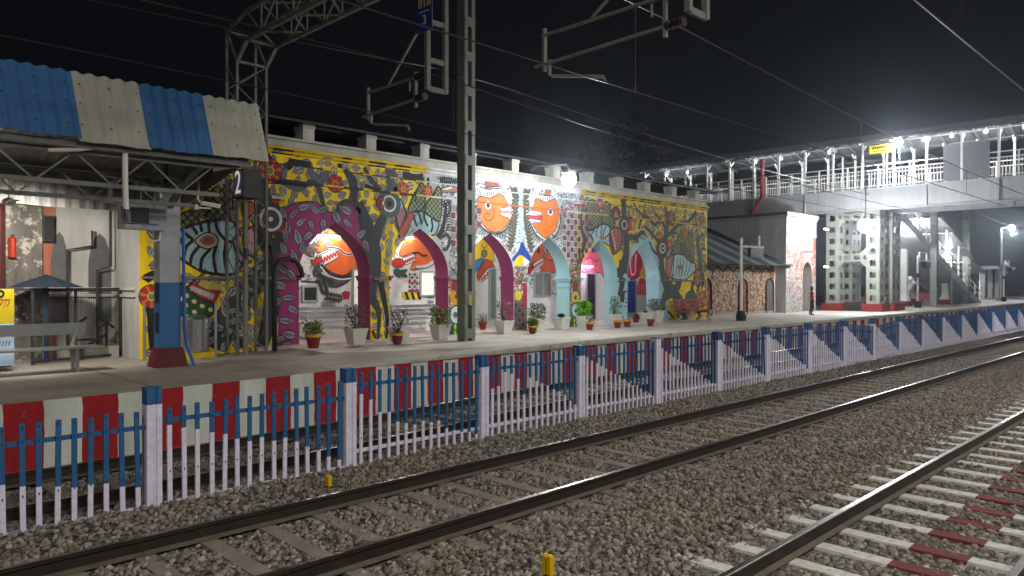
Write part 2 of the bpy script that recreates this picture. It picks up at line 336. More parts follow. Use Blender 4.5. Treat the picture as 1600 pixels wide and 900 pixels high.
# ================================================================ picket fence
FV = 9.1; fposts = [3.09, 5.76, 8.36, 10.89, 13.46, 16.04, 18.56, 21.21, 23.8, 26.34, 28.92, 31.51, 34.2, 37.06, 39.65, 42.41, 45.22, 48.04, 50.7, 53.4, 56.1, 58.8, 61.5, 64.2, 67, 70, 73, 76]
fposts = [.45]+fposts
BLU, WHT, DBL = lin('#1f5683'), lin('#cecbdc'), lin('#1d4474')
fence = thing('picket_fence', (fposts[0], FV, -.15), 'white and blue concrete picket fence running between the tracks', 'fence')
FPM = mat('fence_paint', 0, rough=.6, attr=True, var=.22, scale=9, bump=.15, wear=('#5a5650', 11, .645))
rest = MB(); npk = 0
tops = lambda u: float(np.interp(u, [0, 3.1, 5.7, 5.9, 10, 14, 22, 30, 60], [1.02, 1.02, 1.12, 1.22, 1.25, 1.27, 1.24, 1.2, 1.2]))
for i, u in enumerate(fposts):
    d = .085; zt = float(np.interp(u, [0, 5, 12, 22, 30, 80], [1.28, 1.28, 1.32, 1.36, 1.3, 1.26])); b = MB(); zb = zt-.2 if i not in (5,) else zt-.02
    def post(z0, z1, c):
        pr = [(-d, -d), (-.02, -d), (-.012, -d+.02), (.022, -d+.02), (.03, -d), (d, -d), (d, d), (-d, d)]
        k = len(b.v); b.v += [(u+x, FV+.06+y, z0) for x, y in pr]+[(u+x, FV+.06+y, z1) for x, y in pr]; n = 8
        for j in range(n): b.f.append((k+j, k+(j+1) % n, k+n+(j+1) % n, k+n+j)); b.m.append(0); b.c.append(c)
        b.f.append(tuple(k+n+j for j in range(n))); b.m.append(0); b.c.append(c)
    post(-.35, zb, WHT); post(zb, zt, DBL if u > 13 else BLU)
    b.build('post', FPM, fence)
    if i+1 == len(fposts): break
    u2 = fposts[i+1]; a0 = u+.1; a1 = u2-.1
    dip = {9: (.0, -.16), 10: (-.16, 0)}.get(i, (0, 0))
    rl = MB()
    for hz, c, w in ((tops((u+u2)/2)-.2, BLU if u < 13 else DBL, .05), (.08 if u > 5 else -.12, WHT, .05)):
        rl.beam((a0-.02, FV+.032, hz+dip[0]), (a1+.02, FV+.032, hz+dip[1]), .03, w, 0, c)
    rl.build('rail', FPM, fence)
    n = 15 if i < 4 else 16
    for k in range(n):
        f = (k+.5)/n; x = a0+(a1-a0)*f+random.uniform(-.008, .008); zt2 = tops(x)+random.uniform(-.012, .012)+dip[0]*(1-f)+dip[1]*f
        z0 = -.13+random.uniform(-.02, .02)
        if i == 0: zc = .42-.5*max(0, f-.45) 
        elif i < 3: zc = ([.8, .79, .74, .66, .6, .52, .5, .48, .44, .42, .38, .28, .22, .1, 0] if i == 1 else [.92, .78, .6, .58, .45, .37, .36, .36, .34, .33, .18, .12, .1, .06, .02])[k]
        elif i == 3: zc = [.7, .72, .95, .92, .86, .55, .8, .76, .7, .62, .55, .48, .4, .28, .2][k]
        else: zc = 1.12-1.08*f
        zc += random.uniform(-.03, .03); zc = min(zc, zt2-.03)
        if i == 6 and k > 13: lean = random.uniform(-.1, .1); 
        else: lean = random.uniform(-.016, .016)
        w = .026 if i < 2 else .022 if i < 4 else .0185
        b = MB() if npk < 100 else rest
        def bar(za, ze, c):
            xa = x+lean*(za-.3); xe = x+lean*(ze-.3); k0 = len(b.v)
            b.v += [(xx+dx, FV+dy, z) for xx, z in ((xa, za), (xe, ze)) for dx, dy in ((-w, -.014), (w, -.014), (w, .014), (-w, .014))]
            for q in ((0, 1, 5, 4), (1, 2, 6, 5), (2, 3, 7, 6), (3, 0, 4, 7), (4, 5, 6, 7)): b.f.append(tuple(k0+j for j in q)); b.m.append(0); b.c.append(c)
        if zc > z0+.03: bar(z0, zc, WHT)
        bar(max(zc, z0), zt2, BLU if x < 13 else DBL)
        if i < 3:
            for zz in (zt2-.06, tops(x)-.2, .25): b.box(x-.006, x+.006, FV-.0165, FV-.0142, zz, zz+.028, 0, lin('#1a1a1c'))
        if npk < 100: b.build('picket', FPM, fence); npk += 1
tag(rest.build('pickets', FPM, fence), kind='stuff')
# ================================================================ station building
FVW = 17.1; BW = 19.4; FX0, FX1, FZ0, FZ1 = 5.5, 29.1, .70, 5.9
AC = [10.38+2.78*k for k in range(6)]; AH, ASP, AAP = 1.07, 2.7, 4.1
def arch_side(n=14): return [(AH*(1-(k/n)**2.4), ASP+(AAP-ASP)*k/n) for k in range(n+1)]
def arch_outline(c, z0=FZ0):
    s = arch_side(); return [(c-AH, z0)]+[(c-x, z) for x, z in s]+[(c+x, z) for x, z in s[::-1][1:]]+[(c+AH, z0)]
HOLES = [arch_outline(c, .5) for c in AC]
def inpoly(p, poly):
    x, y = p; r = False; j = len(poly)-1
    for i in range(len(poly)):
        a, b = poly[i], poly[j]
        if (a[1] > y) != (b[1] > y) and x < (b[0]-a[0])*(y-a[1])/(b[1]-a[1])+a[0]: r = not r
        j = i
    return r
def clip_tris(poly, holes, bounds=None):
    """triangles of a polygon minus the openings"""
    vs = [Vector(p) for p in poly]; loops = [list(range(len(poly)))]; k = len(vs)
    for h in holes: vs += [Vector(p) for p in h]; loops.append(list(range(k, k+len(h)))); k = len(vs)
    if bounds:
        x0, x1, z0, z1 = bounds; vs += [Vector(p) for p in ((x0, z0), (x1, z0), (x1, z1), (x0, z1))]; loops.append(list(range(k, k+4)))
    edges = [(l[i], l[(i+1) % len(l)]) for l in loops for i in range(len(l))]
    V, _, T, *_ = delaunay_2d_cdt(vs, edges, [], 0, 1e-5); out = []
    for t in T:
        c = sum((V[i] for i in t), Vector((0, 0)))/3
        if not inpoly(c, poly) or any(inpoly(c, h) for h in holes): continue
        if bounds and not (x0 < c.x < x1 and z0 < c.y < z1): continue
        out.append([V[i] for i in t])
    return out
def smooth_loop(P, k=3):
    n = len(P); out = []
    for i in range(n):
        p0, p1, p2, p3 = P[i-1], P[i], P[(i+1) % n], P[(i+2) % n]
        for j in range(k):
            t = j/k; out.append(tuple(.5*((2*p1[d])+(-p0[d]+p2[d])*t*.8+(2*p0[d]-5*p1[d]+4*p2[d]-p3[d])*t*t*.8+(-p0[d]+3*p1[d]-3*p2[d]+p3[d])*t**3*.8+.2*2*(p2[d]-p1[d])*t) for d in (0, 1)))
    return out
class Painter:
    """flat painted shapes on a wall, each a hair's breadth of paint above the one under it"""
    def __init__(s, v, holes, bounds): s.v = v; s.h = holes; s.b = bounds; s.mb = MB(); s.n = 0
    def off(s, layer): s.n += 1; return s.v-.002-.0022*layer-.0001*(s.n % 19)
    def ok(s, p, pad=0): return s.b[0] < p[0] < s.b[1] and s.b[2] < p[1] < s.b[3] and not any(inpoly(p, h) for h in s.h)
    def hit(s, pts):
        x0 = min(p[0] for p in pts); x1 = max(p[0] for p in pts); z0 = min(p[1] for p in pts); z1 = max(p[1] for p in pts)
        return [h for h in s.h if min(p[0] for p in h) < x1 and max(p[0] for p in h) > x0 and max(p[1] for p in h) > z0]
    def poly(s, pts, c, L=1, edge=None, ew=.03):
        if 7 <= len(pts) < 18: pts = smooth_loop(pts)
        c = lin(c); y = s.off(L); hs = s.hit(pts)
        for t in clip_tris(pts, hs, s.b): s.mb.face([(p.x, y, p.y) for p in t], 0, c)
        if edge: s.stroke(list(pts)+[pts[0]], ew, edge, L+1, smooth=0)
    def quad(s, q, y, c): s.mb.face([(p[0], y, p[1]) for p in q], 0, c)
    def stroke(s, pts, w, c, L=3, smooth=4):
        c = lin(c); n = len(pts); ws = list(w) if isinstance(w, (list, tuple)) else [w]*n
        if smooth and n > 2:
            P = []; W = []
            for i in range(n-1):
                p0, p1, p2, p3 = pts[max(i-1, 0)], pts[i], pts[i+1], pts[min(i+2, n-1)]
                for k in range(smooth):
                    t = k/smooth; P.append(tuple(.5*((2*p1[d])+(-p0[d]+p2[d])*t+(2*p0[d]-5*p1[d]+4*p2[d]-p3[d])*t*t+(-p0[d]+3*p1[d]-3*p2[d]+p3[d])*t**3) for d in (0, 1))); W.append(ws[i]*(1-t)+ws[i+1]*t)
            pts = P+[pts[-1]]; ws = W+[ws[-1]]; n = len(pts)
        L2 = []; y = s.off(L)
        for i in range(n):
            a = pts[max(i-1, 0)]; b = pts[min(i+1, n-1)]; dx, dz = b[0]-a[0], b[1]-a[1]; l = math.hypot(dx, dz) or 1
            nx, nz = -dz/l*ws[i]/2, dx/l*ws[i]/2; p = pts[i]; L2.append(((p[0]+nx, p[1]+nz), (p[0]-nx, p[1]-nz)))
        for i in range(n-1):
            q = [L2[i][0], L2[i][1], L2[i+1][1], L2[i+1][0]]
            if max(ws[i], ws[i+1]) > .25:
                hs = s.hit(q)
                if hs or not all(s.ok(p) for p in q):
                    for t in clip_tris(q, hs, s.b): s.mb.face([(p.x, y, p.y) for p in t], 0, c)
                    continue
            elif not s.ok(((q[0][0]+q[2][0])/2, (q[0][1]+q[2][1])/2)) or not all(s.ok(p) for p in q): continue
            s.quad(q, y, c)
    def circle(s, p, r, c, L=2, rz=None, n=18):
        rz = rz or r; pts = [(p[0]+r*math.cos(2*math.pi*k/n), p[1]+rz*math.sin(2*math.pi*k/n)) for k in range(n)]
        if s.hit(pts): return s.poly(pts, c, L)
        if not s.ok(p): return
        y = s.off(L); s.mb.face([(a, y, b) for a, b in pts], 0, lin(c))
    def leaf(s, p, q, w, fill, edge='#26262a', L=2, veins=True):
        dx, dz = q[0]-p[0], q[1]-p[1]; l = math.hypot(dx, dz); nx, nz = -dz/l, dx/l
        def shape(k, a, b):
            o = [(t, math.sin(math.pi*t**.8)*w/2*k) for t in (a, .18, .36, .55, .75, .9, b)]
            return [(p[0]+dx*t+nx*h, p[1]+dz*t+nz*h) for t, h in o]+[(p[0]+dx*t-nx*h, p[1]+dz*t-nz*h) for t, h in o[::-1]]
        if not all(s.ok(x) for x in shape(1.1, 0, 1)): return False
        y = s.off(L); s.mb.face([(a, y, b) for a, b in shape(1.12, .0, 1.0)], 0, lin(edge))
        y = s.off(L+1); s.mb.face([(a, y, b) for a, b in shape(.82, .06, .93)], 0, lin(fill))
        if veins:
            s.stroke([p, (p[0]+dx*.85, p[1]+dz*.85)], l*.045, edge, L+2, 0)
            for t in (.3, .5, .68):
                for k in (-1, 1): s.stroke([(p[0]+dx*t, p[1]+dz*t), (p[0]+dx*(t+.17)+nx*k*w*.26, p[1]+dz*(t+.17)+nz*k*w*.26)], l*.03, edge, L+2, 0)
        return True
    def flower(s, p, r, c1='#96241c', c2='#c05a34', n=14, ctr='#4c7a44', ring='#c9a820', L=4):
        if not s.ok(p): return
        s.circle(p, r*1.05, '#2a1410', L, n=22)
        for k in range(n):
            a = 2*math.pi*k/n; b = a+2*math.pi/n*.9; y = s.off(L+1)
            q = [(p[0]+r*.3*math.cos(a), p[1]+r*.3*math.sin(a)), (p[0]+r*.95*math.cos(a), p[1]+r*.95*math.sin(a)), (p[0]+r*math.cos((a+b)/2), p[1]+r*math.sin((a+b)/2)), (p[0]+r*.95*math.cos(b), p[1]+r*.95*math.sin(b)), (p[0]+r*.3*math.cos(b), p[1]+r*.3*math.sin(b))]
            s.mb.face([(i, y, j) for i, j in q], 0, lin(c1 if k % 2 else c2))
        s.circle(p, r*.38, ring, L+2); s.circle(p, r*.28, ctr, L+3)
    def eye(s, p, r, cols, L=5):
        for k, (f, c) in enumerate(cols): s.circle(p, r*f, c, L+k, n=20)
    def crosshatch(s, poly, step, w, c, L=3, ang=.8):
        x0 = min(p[0] for p in poly); x1 = max(p[0] for p in poly); z0 = min(p[1] for p in poly); z1 = max(p[1] for p in poly)
        cx, cz = (x0+x1)/2, (z0+z1)/2; R = math.hypot(x1-x0, z1-z0)/2
        for a in ((ang, -ang) if ang else (0,)):
            d = (math.cos(a), math.sin(a)); k = -R
            while k < R:
                run = []; t = -R
                while t <= R+.001:
                    p = (cx+d[0]*t-d[1]*k, cz+d[1]*t+d[0]*k)
                    if inpoly(p, poly): run.append(p)
                    elif len(run) > 1: s.stroke([run[0], run[-1]], w, c, L, 0); run = []
                    else: run = []
                    t += .04
                if len(run) > 1: s.stroke([run[0], run[-1]], w, c, L, 0)
                k += step
    def scatter_leaves(s, poly, n, l0, l1, fills, avoid=(), mind=.8, L=2, wr=.5, veins=True, edge='#26262a'):
        x0 = min(p[0] for p in poly); x1 = max(p[0] for p in poly); z0 = min(p[1] for p in poly); z1 = max(p[1] for p in poly); done = []
        for _ in range(n*14):
            if len(done) >= n: break
            p = (random.uniform(x0, x1), random.uniform(z0, z1)); l = random.uniform(l0, l1)
            if not inpoly(p, poly) or any(math.hypot(p[0]-q[0], p[1]-q[1]) < (l+q[2])*.5*mind for q in done): continue
            if any(inpoly(p, a) for a in avoid): continue
            a = random.uniform(0, 2*math.pi); dx, dz = math.cos(a)*l/2, math.sin(a)*l/2
            if s.leaf((p[0]-dx, p[1]-dz), (p[0]+dx, p[1]+dz), l*wr*random.uniform(.85, 1.15), random.choice(fills), edge, L, veins): done.append((*p, l))
    def doodle(s, poly, n, cols, w=.018, l=.1, L=2, avoid=()):
        x0 = min(p[0] for p in poly); x1 = max(p[0] for p in poly); z0 = min(p[1] for p in poly); z1 = max(p[1] for p in poly)
        for _ in range(n):
            p = (random.uniform(x0, x1), random.uniform(z0, z1))
            if not inpoly(p, poly) or any(inpoly(p, a) for a in avoid): continue
            a = random.uniform(0, 6.28); k = random.uniform(.5, 1.3)*l; b = a+random.uniform(-.9, .9)
            q = (p[0]+math.cos(a)*k/2, p[1]+math.sin(a)*k/2); s.stroke([p, q, (q[0]+math.cos(b)*k/2, q[1]+math.sin(b)*k/2)], w*random.uniform(.7, 1.4), random.choice(cols), L, 2)
    def checker(s, x0, x1, z0, z1, st, cols, L=2):
        nx = int((x1-x0)/st); nz = int((z1-z0)/st)
        for i in range(nx):
            for j in range(nz):
                a, b = x0+i*st, z0+j*st; g = st*.08; q = [(a+g, b+g), (a+st-g, b+g), (a+st-g, b+st-g), (a+g, b+st-g)]
                if not all(s.ok(p) for p in q): continue
                c = cols[1] if (i+j) % 2 else cols[0]
                s.quad(q, s.off(L), lin(c))
                if (i+j) % 2 == 0: s.crosshatch(q, st*.3, .012, '#3c3c3e', L+1, 0 if i % 2 else 1.57)
    def done(s, name, parent, m=None): return s.mb.build(name, m or PAINT, parent)
def FR(x0, y0, k, v=FVW):
    f = lambda *p: wallpt(x0+p[0]/k, y0+p[1]/k, v)
    return f, (lambda s: [f(*p) for p in s])
bld = thing('station_building', ((FX0+FX1)/2, FVW+3, .8), 'long arcaded station building covered in bright folk-art murals', 'building')
cream, white = lin('#bfbfba'), lin('#c8c8c6')
# --- front wall
fw = MB()
for t in clip_tris([(FX0, FZ0), (FX1, FZ0), (FX1, FZ1), (FX0, FZ1)], HOLES):
    fw.face([(p.x, FVW, p.y) for p in t], 0, lin('#b9bab4')); fw.face([(p.x, FVW+.6, p.y) for p in t[::-1]], 0, cream)
fw.face([(FX1, FVW, FZ0), (FX1, 24, FZ0), (FX1, 24, FZ1), (FX1, FVW, FZ1)], 0, lin('#a9a89f'))
fw.face([(FX0, FVW, FZ0), (FX0, FVW, FZ1), (FX0, 18.75, FZ1), (FX0, 18.75, FZ0)], 0, lin('#a5a39d'))
fw.build('front_wall', PAINT, bld)
# --- archways: painted reveals and impost mouldings
ACOL = ['#8a2560']*3+['#8fb7bb']*3
for c, h in zip(AC, ACOL):
    b = MB(); o = arch_outline(c); k = lin(h)
    for p, q in zip(o[:-1], o[1:]): b.face([(p[0], FVW-.004, p[1]), (p[0], FVW+.604, p[1]), (q[0], FVW+.604, q[1]), (q[0], FVW-.004, q[1])], 0, k)
    for z in (.9,):                                      # narrow painted edge band round the opening
        ob = arch_outline(c); s2 = [(c+(x-c)*1.02, zz+.015) for x, zz in ob]
    ra = b.build('archway', mat('arch_paint', 0, rough=.6, attr=True, var=.1, scale=1.5, streak=True), bld)
    m = MB()
    for s in (-1, 1):
        x = c+s*AH
        for z0, z1, d in ((2.58, 2.66, .05), (2.66, 2.72, .085), (2.36, 2.40, .03)):
            m.box(min(x-s*d, x+s*.02), max(x-s*d, x+s*.02), FVW-d, FVW+.6, z0, z1, 0, k)
    m.build('impost_moulding', MATS['arch_paint'], ra)
# --- cornice bands, parapet, piers, sheet roof
def ccol(u):
    if u < 13.3: return lin('#c7a80a')
    if u < 20.3: return lin('#b4b5b2')
    return lin('#b39b14')
b = MB(); u = FX0
while u < FX1-.01:
    e = min(u+.28, FX1); c = ccol(u)
    if random.random() < .4 and (u < 13 or u > 20.3): c2 = lin('#25262a')
    else: c2 = c
    prof = [(FVW-.003, 5.72), (FVW-.05, 5.75), (FVW-.06, 5.80), (FVW-.12, 5.84), (FVW-.13, 5.90), (FVW-.003, 5.90)]
    for j in range(5): b.face([(u, *prof[j]), (e, *prof[j]), (e, *prof[j+1]), (u, *prof[j+1])], 0, c2 if j in (0, 2) else (lin('#6f6f74') if j == 1 and random.random() < .25 and (u < 13 or u > 20.3) else c))
    u = e
b.build('cornice', PAINT, bld)
b9 = MB(); b = MB(); u = FX0
while u < FX1-.01:
    e = min(u+.3, FX1); c = ccol(u)
    if u < 6.2 or 8.1 < u < 9.5 or 10.7 < u < 11.0 or 11.5 < u < 12.1 or 22.6 < u < 23.3 or random.random() < .18: c = lin('#2c2d31')
    b.box(u, e, FVW-.055, FVW-.003, 5.03, 5.075, 0, c if not 14.7 < u < 19.6 else lin('#a0582c')); b9.box(u, e, FVW-.03, FVW-.003, 5.46, 5.49, 0, c)
    u = e
sc = b.build('string_course', PAINT, bld); b9.build('string_course', PAINT, bld)
for x0, x1 in zip([FX0+.05]+[a+AH+.1 for a in AC], [a-AH-.1 for a in AC]+[FX1-.05]): b = MB(); b.box(x0, x1, FVW-.05, FVW-.003, 2.60, 2.66, 0, lin('#6a675f')); b.build('impost_band', PAINT, bld)
PARM = mat('parapet_plaster', '#a3a198', rough=.85, var=.35, scale=2.2, streak=True)
b = MB(); b.box(FX0, FX1, FVW+.02, FVW+.3, 5.9, 6.1); b.box(FX0-.03, FX1+.03, FVW-.06, FVW+.36, 6.1, 6.16); b.box(FX1-.3, FX1, FVW+.3, 24, 5.9, 6.1)
b.build('parapet', PARM, bld)
for u in (5.9, 7.75, 9.6, 11.5, 13.35, 15.2, 17.1, 19.15, 21.0, 22.8, 24.6, 26.5, 28.3):
    b = MB(); b.box(u-.16, u+.16, FVW+.0, FVW+.42, 6.16, 6.58); b.box(u-.18, u+.18, FVW-.02, FVW+.44, 6.47, 6.56); b.build('roof_pier', PARM, bld)
b = MB()
for k in range(64):
    a = FX0-.5+k*.4; e = a+.4; z = 6.62
    b.face([(a, FVW-.25, z), (a+.2, FVW-.25, z+.035), (a+.2, 25, z+.335), (a, 25, z+.3)]); b.face([(a+.2, FVW-.25, z+.035), (e, FVW-.25, z), (e, 25, z+.3), (a+.2, 25, z+.335)])
b.beam((FX0-.5, FVW-.2, 6.58), (FX0+25.1, FVW-.2, 6.58), .06, .06); b.beam((FX0-.5, FVW+.3, 6.58), (FX0+25.1, FVW+.3, 6.58), .06, .06)
b.build('sheet_roof', mat('dark_roof_sheet', '#1d1f22', rough=.6, var=.3), bld)
b = MB(); b.box(FX0+.05, FX1-.05, FVW+.6, 23.9, 5.7, 5.86); b.build('roof_slab', PARM, bld)
# --- veranda behind the arches
b = MB(); b.face([(FX0+2.5, BW, .7), (FX1, BW, .7), (FX1, BW, 4.7), (FX0+2.5, BW, 4.7)], 0, white)
b.face([(FX0+2.5, FVW+.6, 4.6), (FX0+2.5, BW, 4.6), (FX1, BW, 4.6), (FX1, FVW+.6, 4.6)], 0, white)
b.face([(FX1-.02, FVW+.6, .7), (FX1-.02, FVW+.6, 4.7), (FX1-.02, BW, 4.7), (FX1-.02, BW, .7)], 0, white)
b.face([(FX0+2.5, FVW+.6, .7), (FX0+2.5, BW, .7), (FX0+2.5, BW, 4.7), (FX0+2.5, FVW+.6, 4.7)], 0, white)
b.build('veranda_wall', PAINT2, bld)
fl = MB(); fl.face([(FX0+2.5, FVW-.1, .955), (FX1, FVW-.1, .955), (FX1, BW, .955), (FX0+2.5, BW, .955)]); fl.face([(FX0+2.5, FVW-.1, .7), (FX1, FVW-.1, .7), (FX1, FVW-.1, .955), (FX0+2.5, FVW-.1, .955)])
fl.build('veranda_floor', mat('veranda_tiles', '#b9a9a2', rough=.4, var=.12, scale=3), bld)
# --- older plain wing at the left, under the canopy
b = MB(); OLD = mat('old_plaster', '#b3b1aa', rough=.9, var=.42, scale=1.1, bump=.3, bscale=8, streak=True)
b.face([(-6, 18.75, .7), (FX0, 18.75, .7), (FX0, 18.75, 5.6), (-6, 18.75, 5.6)])
for z in (2.35, 2.2): b.box(-6, FX0-.003, 18.68, 18.748, z, z+.06); b.box(FX0-.06, FX0-.003, 17.3, 18.68, z, z+.06)
for u in (4.9, 3.9, 2.6): b.box(u-.2, u+.2, 18.66, 18.747, .7, 2.15)
b.build('old_wall', OLD, bld)
NI = mat('grey_niche', '#5d5d5c', rough=.9, var=.3)
for u, w in ((wallpt(93, 400, 18.74)[0], .17), (wallpt(156, 400, 18.74)[0], .24)):
    b = MB(); o = [(u-w, 1.6), (u-w, 2.9)]+[(u-w*math.cos(t), 2.9+.75*math.sin(t)**1.3) for t in (.3, .7, 1.1, 1.571)]+[(u+w*math.cos(t), 2.9+.75*math.sin(t)**1.3) for t in (1.1, .7, .3)]+[(u+w, 2.9), (u+w, 1.6)]
    b.face([(x, 18.742, z) for x, z in o]); b.build('niche', NI, bld)
pk0, pk1 = wallpt(64, 400, 18.74)[0], wallpt(88, 400, 18.74)[0]
b = MB(); b.face([(pk0, 18.744, .7), (pk1, 18.744, .7), (pk1, 18.744, 5), (pk0, 18.744, 5)]); b.build('pink_plaster_pilaster', mat('terracotta_plaster', '#a0644c', rough=.9, var=.2, scale=3), bld)
b = MB(); b.box(-6, pk0-.005, 18.6, 18.74, .7, 4.6); b.build('marbled_cladding', mat('marbled_stone', '#6a645c', rough=.3, var=.5, scale=5, streak=True, wear=('#b5aa9c', 4, .53)), bld)
b = MB()
for pts in ([(5.0, 18.6, 3.7), (5.0, 18.6, 3.35), (4.5, 18.6, 3.25), (4.5, 18.6, 1.1)], [(5.35, 18.5, 4.4), (5.35, 18.5, 2.9), (5.1, 18.6, 2.8), (5.1, 18.6, 1.0)]): b.tube(pts, .03, 7)
b.build('drainpipe', mat('old_drainpipe', '#2f2c29', rough=.7), bld)
# things fixed to the veranda's back wall
FRM = mat('aluminium_frame', '#9da0a0', rough=.4, metal=.5)
def win(px, v=BW, mats=None, n=2, kind='window'):
    x0, z1 = wallpt(px[0], px[1], v); x1, z0 = wallpt(px[2], px[3], v); d = v-.03
    f = MB(); t = .06
    f.box(x0, x1, d-.03, d+.02, z0, z0+t); f.box(x0, x1, d-.03, d+.02, z1-t, z1); f.box(x0, x0+t, d-.03, d+.02, z0+t, z1-t); f.box(x1-t, x1, d-.03, d+.02, z0+t, z1-t)
    for k in range(1, n): x = x0+(x1-x0)*k/n; f.box(x-t/2, x+t/2, d-.025, d+.02, z0+t, z1-t)
    w = f.build(kind, FRM, bld); p = MB(); p.box(x0+t, x1-t, d-.005, d+.005, z0+t, z1-t); p.build('pane', mats or GLASSLIT, w); return w
win((549, 419, 567, 485), n=1); win((655, 423, 700, 463)); GD = mat('grey_glass', '#6f7672', rough=.2, spec=.6, var=.3, scale=1)
win((833, 425, 860, 463), mats=GD)
win((471, 446, 496, 472), n=1, mats=mat('dark_screen', '#171b22', rough=.2, spec=.6), kind='dark_window')
win((763, 418, 774, 500), n=1, mats=GD, kind='door'); DV = mat('door_glass', '#241a30', rough=.2, spec=.6)
win((915, 426, 930, 500), n=1, mats=DV, kind='door'); win((978, 437, 993, 490), n=1, mats=mat('blue_door_paint', '#24408c', rough=.5), kind='door')
# ================================================================ murals
YEL, LG, INK, TRK, OLV, TEAL, ORG, RED, MAG = '#dfbd08', ['#9a9aa1', '#8b8b94', '#a5a4a8', '#7f7f88'], '#1c1c20', '#33363c', '#6c6e50', '#8fb2b5', '#cf6a2a', '#9a1f22', '#8a2560'
M = Painter(FVW, HOLES, (FX0+.01, FX1-.01, .84, 5.72))
R = lambda x0, x1, z0, z1: [(x0, z0), (x1, z0), (x1, z1), (x0, z1)]
def boundary(xa, xb): return xa, xb
# ground colours
M.poly(R(FX0, 13.9, .8, 5.75), YEL, 0); M.poly([(20.15, .8), (29.2, .8), (29.2, 5.75), (20.5, 5.75), (20.0, 4.2)], '#cdb216', 0)
M.poly([(12.9, 5.75), (13.7, 5.2), (13.3, 4.6), (13.7, 4.0), (13.4, 3.3), (13.9, .8), (14.8, .8), (14.8, 5.75)], '#a3a4a2', .4)
M.poly(R(14.7, 20.1, .8, 5.75), '#b4b5b2', .3)
# ---- yellow strip far left
f, F = FR(170, 400, 4.5); 
M.stroke(F([(340, 120), (250, 170), (235, 260), (290, 380), (300, 560), (310, 700)]), [.18, .2, .2, .18, .14, .1], INK, 3)
M.flower(f(300, 285), .26)
M.scatter_leaves(R(5.5, 6.4, .9, 4.5), 22, .3, .42, LG, mind=.9)
# ---- first bird
f, F = FR(270, 280, 6.0)
wa = F([(30, 340), (230, 265), (250, 400), (60, 490), (20, 480)]); wb = F([(270, 290), (330, 130), (520, 0), (560, 60), (540, 380), (330, 385), (285, 320)])
for w in (wa, wb): M.poly(w, OLV, 1.5, INK, .04); M.crosshatch(w, .14, .035, '#15150f', 3)
body = F([(10, 520), (60, 480), (250, 410), (420, 380), (560, 395), (640, 540), (670, 700), (640, 820), (560, 890), (400, 890), (200, 840), (100, 760), (20, 700)])
M.poly(body, TEAL, 3, '#2a1216', .07)
for st in ([(95, 490), (140, 530), (190, 570)], [(180, 450), (215, 490), (225, 520)], [(260, 415), (262, 450), (272, 495)], [(332, 398), (335, 450), (342, 500)], [(395, 383), (420, 480), (495, 570), (560, 590)], [(190, 572), (120, 640), (100, 760)], [(245, 630), (180, 710), (160, 815)], [(350, 655), (270, 750), (260, 860)], [(410, 620), (380, 720), (405, 885)], [(500, 580), (480, 720), (510, 890)], [(60, 560), (100, 575), (60, 600)]):
    M.stroke(F(st), .075, '#2a1216', 5)
def ell(f, cx, cy, rx, ry, n=20): return [f(cx+rx*math.cos(2*math.pi*k/n), cy+ry*math.sin(2*math.pi*k/n)) for k in range(n)]
def leaf_eye(cx, cy, rx, ry): return [f(cx-rx*1.25, cy)]+[f(cx+rx*math.cos(a), cy+ry*math.sin(a)) for a in (-2.2, -1.6, -1, -.5, 0, .5, 1, 1.6, 2.2)]
M.poly(leaf_eye(325, 578, 98, 76), '#b0978a', 6, '#2a1216', .03); M.poly(leaf_eye(325, 574, 66, 48), '#5d6a5f', 8); M.poly(leaf_eye(330, 572, 40, 27), '#a01f24', 10)
M.poly(F([(560, 560), (640, 560), (700, 470), (790, 440), (785, 640), (760, 730), (700, 790), (650, 800), (600, 720)]), '#b58490', 3.5, '#2a1216', .05)
M.stroke(F([(630, 530), (640, 640), (690, 720), (750, 760)]), .2, '#4a3a2c', 5); M.stroke(F([(630, 530), (640, 640), (690, 720), (750, 760)]), .07, '#b9a33a', 6)
M.poly(F([(735, 395), (800, 310), (850, 300), (850, 420), (810, 490)]), TEAL, 4, '#2a1216', .04)
M.poly(F([(640, 230), (740, 210), (780, 290), (700, 370), (650, 340)]), '#c2562c', 3.5, '#2a1216', .03)
M.eye(f(915, 375), .42, ((1, '#403238'), (.72, '#c8c4c4'), (.56, '#3a4044'), (.14, '#c8c4c4')), 7)
M.poly(F([(905, 470), (990, 450), (1000, 390), (1040, 365), (1078, 420), (1060, 490), (980, 510), (935, 560), (920, 500)]), '#d0ad0c', 6, '#3a1216', .03)
M.poly(F([(970, 470), (1030, 460), (1060, 430), (1050, 480), (1000, 500)]), RED, 8)
M.poly(F([(920, 190), (1000, 190), (975, 260), (940, 255)]), '#a3221f', 6, INK, .02); M.poly(F([(915, 185), (930, 145), (1040, 160), (1040, 200), (1000, 190)]), '#a8a8a4', 6, INK, .02); M.poly(F([(985, 290), (1000, 210), (1045, 190), (1040, 260), (1010, 300)]), '#d0ad0c', 5)
